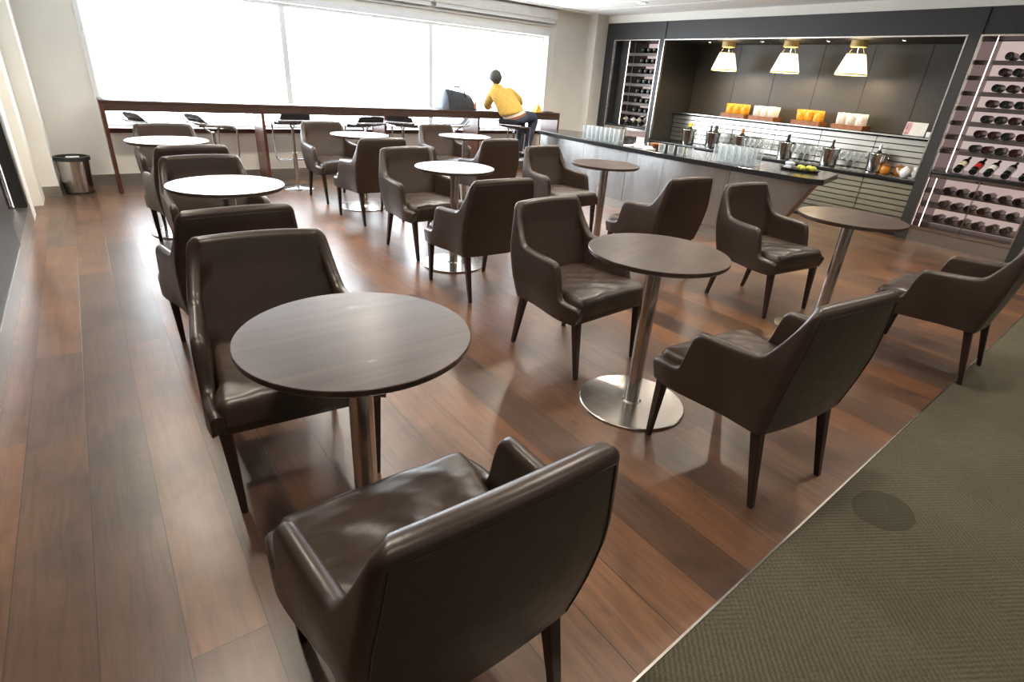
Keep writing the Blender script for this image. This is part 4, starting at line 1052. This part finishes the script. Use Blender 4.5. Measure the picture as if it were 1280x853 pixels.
# face details
m = MB()
for sg in (-1, 1): m.lathe([(0, -0.009), (0.009, 0), (0, 0.009)], 10, M=Matrix.Translation(h+F*0.073+Sd*0.03*sg+Vector((0, 0, 0.018))))
m.build('eyes', M['black'], pers)
m = MB(); m.tube([h+F*0.072-Sd*0.022-Vector((0, 0, 0.038)), h+F*0.078-Vector((0, 0, 0.038)), h+F*0.072+Sd*0.022-Vector((0, 0, 0.038))], 0.005, 6); m.build('mouth', M['tagpink'], pers)
# hair cap
m = MB(); ri = []
for k in range(9):
    th = PI*0.64*k/8; rr_ = 0.088*math.sin(th); ri.append((max(rr_, 0), 0.100*math.cos(th)))
m.lathe(ri, 20, cap=False)
R3 = Matrix.Rotation(0.35, 3, Sd)
for v in m.bm.verts:
    v.co = R3 @ Vector((v.co.x*0.96, v.co.y*1.05, v.co.z))+Vector((4.880, 7.205, 1.400))
    v.co += Vector((random.uniform(-1, 1), random.uniform(-1, 1), random.uniform(-1, 1)))*0.003
ho = m.build('hair', M['hair'], pers, smooth=180); sm = ho.modifiers.new('thick', 'SOLIDIFY'); sm.thickness = 0.010; sm.offset = 1
# sweater
def loft(m, rings, n=20):
    vs = []
    for (c, wv, dv) in rings:
        c, wv, dv = Vector(c), Vector(wv), Vector(dv)
        vs.append([m.bm.verts.new(c+wv*math.cos(2*PI*k/n)+dv*math.sin(2*PI*k/n)) for k in range(n)])
    for a, b in zip(vs, vs[1:]):
        for k in range(n): m.bm.faces.new((a[k], a[(k+1) % n], b[(k+1) % n], b[k]))
    m.bm.faces.new(vs[0]); m.bm.faces.new(vs[-1])
def limb(m, pts, rs, n=14, steps=4):
    """rounded limb through joints, radius tapering from joint to joint"""
    P = [Vector(p) for p in pts]; path, rad = [], []
    for i in range(len(P)-1):
        for k in range(steps):
            t = k/steps; p0, p1, p2, p3 = P[max(i-1, 0)], P[i], P[i+1], P[min(i+2, len(P)-1)]
            path.append(0.5*((2*p1)+(p2-p0)*t+(2*p0-5*p1+4*p2-p3)*t*t+(3*p1-p0-3*p2+p3)*t**3)); rad.append(rs[i]+(rs[i+1]-rs[i])*t)
    path.append(P[-1]); rad.append(rs[-1]); rings = []; up = Vector((0.2, 0.1, 1))
    for i, p in enumerate(path):
        t = (path[min(i+1, len(path)-1)]-path[max(i-1, 0)]).normalized()
        a = t.cross(up); a = a.normalized() if a.length > 1e-3 else Vector((1, 0, 0)); b = a.cross(t).normalized(); up = b
        rings.append((p, a*rad[i], b*rad[i]))
    loft(m, rings, n)
sw = MB()
loft(sw, [((5.060, 6.995, 0.955), (0.185, 0, 0.050), (0.0, 0.118, 0)), ((5.050, 7.015, 0.985), (0.198, 0, 0.045), (0, 0.125, 0)), ((5.030, 7.045, 1.040), (0.200, 0, 0.030), (0, 0.126, 0)), ((4.995, 7.090, 1.120), (0.208, 0, 0.015), (0, 0.126, 0)),
          ((4.970, 7.130, 1.190), (0.210, 0, 0.0), (0, 0.118, 0)), ((4.953, 7.155, 1.240), (0.190, 0, -0.005), (0, 0.102, 0)), ((4.930, 7.170, 1.270), (0.135, 0, -0.005), (0, 0.085, 0)), ((4.910, 7.180, 1.290), (0.088, 0, 0), (0, 0.072, 0)), ((4.900, 7.190, 1.318), (0.070, 0, 0), (0, 0.066, 0)), ((4.898, 7.193, 1.322), (0.058, 0, 0), (0, 0.055, 0))])
limb(sw, [(5.03, 7.15, 1.20), (5.125, 7.155, 1.205), (5.335, 7.205, 1.085), (5.205, 7.405, 1.003)], [0.075, 0.078, 0.058, 0.040])
limb(sw, [(4.90, 7.17, 1.20), (4.838, 7.18, 1.185), (4.852, 7.345, 1.035), (4.985, 7.480, 1.003)], [0.072, 0.075, 0.056, 0.040])
sw.build('sweater', M['sweater'], pers, smooth=180)
hm = MB(); loft(hm, [((5.095, 6.985, 0.925), (0.172, 0, 0.055), (0, 0.112, 0)), ((5.075, 6.995, 0.965), (0.178, 0, 0.050), (0, 0.114, 0))]); hm.build('shirt_hem', M['shirt'], pers, smooth=60)
bl = MB(); loft(bl, [((5.112, 6.975, 0.898), (0.174, 0, 0.058), (0, 0.116, 0)), ((5.100, 6.982, 0.928), (0.176, 0, 0.056), (0, 0.117, 0))]); bl.build('belt', M['belt'], pers, smooth=60)
jn = MB()
loft(jn, [((5.14, 6.97, 0.812), (0.120, 0, 0.0), (0, 0.09, 0)), ((5.14, 6.97, 0.835), (0.165, 0, 0.015), (0, 0.125, 0)), ((5.13, 6.97, 0.87), (0.180, 0, 0.04), (0, 0.128, 0)), ((5.11, 6.977, 0.905), (0.172, 0, 0.055), (0, 0.114, 0))])
limb(jn, [(5.20, 6.99, 0.895), (5.38, 7.06, 0.90), (5.53, 7.10, 0.865), (5.48, 7.075, 0.66), (5.430, 7.060, 0.43)], [0.090, 0.088, 0.078, 0.062, 0.050])
limb(jn, [(5.08, 7.03, 0.895), (5.26, 7.14, 0.89), (5.38, 7.20, 0.845), (5.365, 7.165, 0.65), (5.340, 7.140, 0.40)], [0.088, 0.086, 0.078, 0.062, 0.050])
jn.build('jeans', M['jeans'], pers, smooth=180)
for (ax, ay, az, dx) in ((5.34, 7.14, 0.40, 0.0), (5.43, 7.06, 0.43, 0.0)):
    s = skin('shoe', [(ax, ay-0.015, az-0.01), (ax-0.004, ay-0.035, az-0.065), (ax-0.012, ay+0.05, az-0.085), (ax-0.02, ay+0.15, az-0.095)], [(0, 1), (1, 2), (2, 3)], [0.048, 0.044, (0.048, 0.036), (0.042, 0.026)], M['shoe'], pers, 2)
    so = MB(); so.box(-0.042, 0.042, -0.085, 0.185, -0.135, -0.122, bev=0.005); o = so.build('sole', M['sole'], s); o.location = (ax-0.012, ay, az)

# ------------------------------------------------------------------ ceiling downlights (the warm lamps of the lounge)
k = 0
spots = [(x, 6.09 if (x > 6 and y > 5) else y) for y in (-0.9, 0.9, 2.7, 4.45, 5.75) for x in (0.10, 1.75, 3.4, 5.0, 6.47)]
for (x, y) in spots:
    seen = (x > 6 and y > 5)
    d = empty('ceiling_downlight', (x, y, ZC), 0, ('round ceiling downlight above the far end of the bar' if seen else 'round ceiling downlight %.1f metres from the window, %s from the left wall' % (YW-y, ORD[[0.10, 1.75, 3.4, 5.0, 6.47].index(x)])), 'downlight', 'ceiling downlights')
    MB().lathe([(0.075, 0.0), (0.078, -0.006), (0.062, -0.010)], 28).build('ring', M['frame_white'], d)
    MB().lathe([(0.058, -0.0098), (0.0, -0.012)], 24, cap=False).build('lens', M['downlight'], d)
    L = bpy.data.lights.new('downlight_beam', 'SPOT'); L.energy = (78 if y > 4 else 58) if y > 0 else 26; L.color = (1.0, 0.89, 0.74); L.spot_size = D2(156); L.spot_blend = 1.0; L.shadow_soft_size = 0.06
    lo = bpy.data.objects.new('downlight_beam', L); COL.objects.link(lo); lo.location = (0, 0, -0.04); lo.parent = d

# ------------------------------------------------------------------ daylight
w = bpy.data.worlds.new('overcast'); scene.world = w; w.use_nodes = True
bg = w.node_tree.nodes['Background']; bg.inputs['Color'].default_value = (0.86, 0.93, 1.0, 1); bg.inputs['Strength'].default_value = 13.0
L = bpy.data.lights.new('window_portal', 'AREA'); L.shape = 'RECTANGLE'; L.size = WX1-WX0; L.size_y = WZ1-WZ0
try: L.cycles.is_portal = True
except Exception: pass
lo = bpy.data.objects.new('window_portal', L); COL.objects.link(lo); lo.location = ((WX0+WX1)/2, YW+0.2, (WZ0+WZ1)/2); lo.rotation_euler = (-PI/2, 0, 0)

# ------------------------------------------------------------------ camera
yaw, pitch, roll = math.radians(37.407), math.radians(25.513), math.radians(3.987)
fwd = Vector((math.sin(yaw)*math.cos(pitch), math.cos(yaw)*math.cos(pitch), -math.sin(pitch)))
rt = Vector((math.cos(yaw), -math.sin(yaw), 0)); upv = rt.cross(fwd)
r2 = rt*math.cos(roll)+upv*math.sin(roll); u2 = -rt*math.sin(roll)+upv*math.cos(roll)
cam = bpy.data.cameras.new('camera'); co = bpy.data.objects.new('camera', cam); COL.objects.link(co)
co.matrix_world = Matrix(((r2.x, u2.x, -fwd.x, 0), (r2.y, u2.y, -fwd.y, 0), (r2.z, u2.z, -fwd.z, 1.40), (0, 0, 0, 1)))
cam.sensor_fit = 'HORIZONTAL'; cam.sensor_width = 36; cam.lens = 685.02*36/1280; cam.clip_start = 0.05
scene.camera = co

vs_ = scene.view_settings
scene.display_settings.display_device = 'sRGB'
vs_.view_transform = 'Standard'; vs_.look = 'None'; vs_.exposure = 0.62; vs_.gamma = 1.0
try: vs_.use_curve_mapping = False
except Exception: pass
scene.cycles.max_bounces = 8; scene.cycles.transparent_max_bounces = 24
scene.cycles.sample_clamp_indirect = 6.0
scene.cycles.use_denoising = True
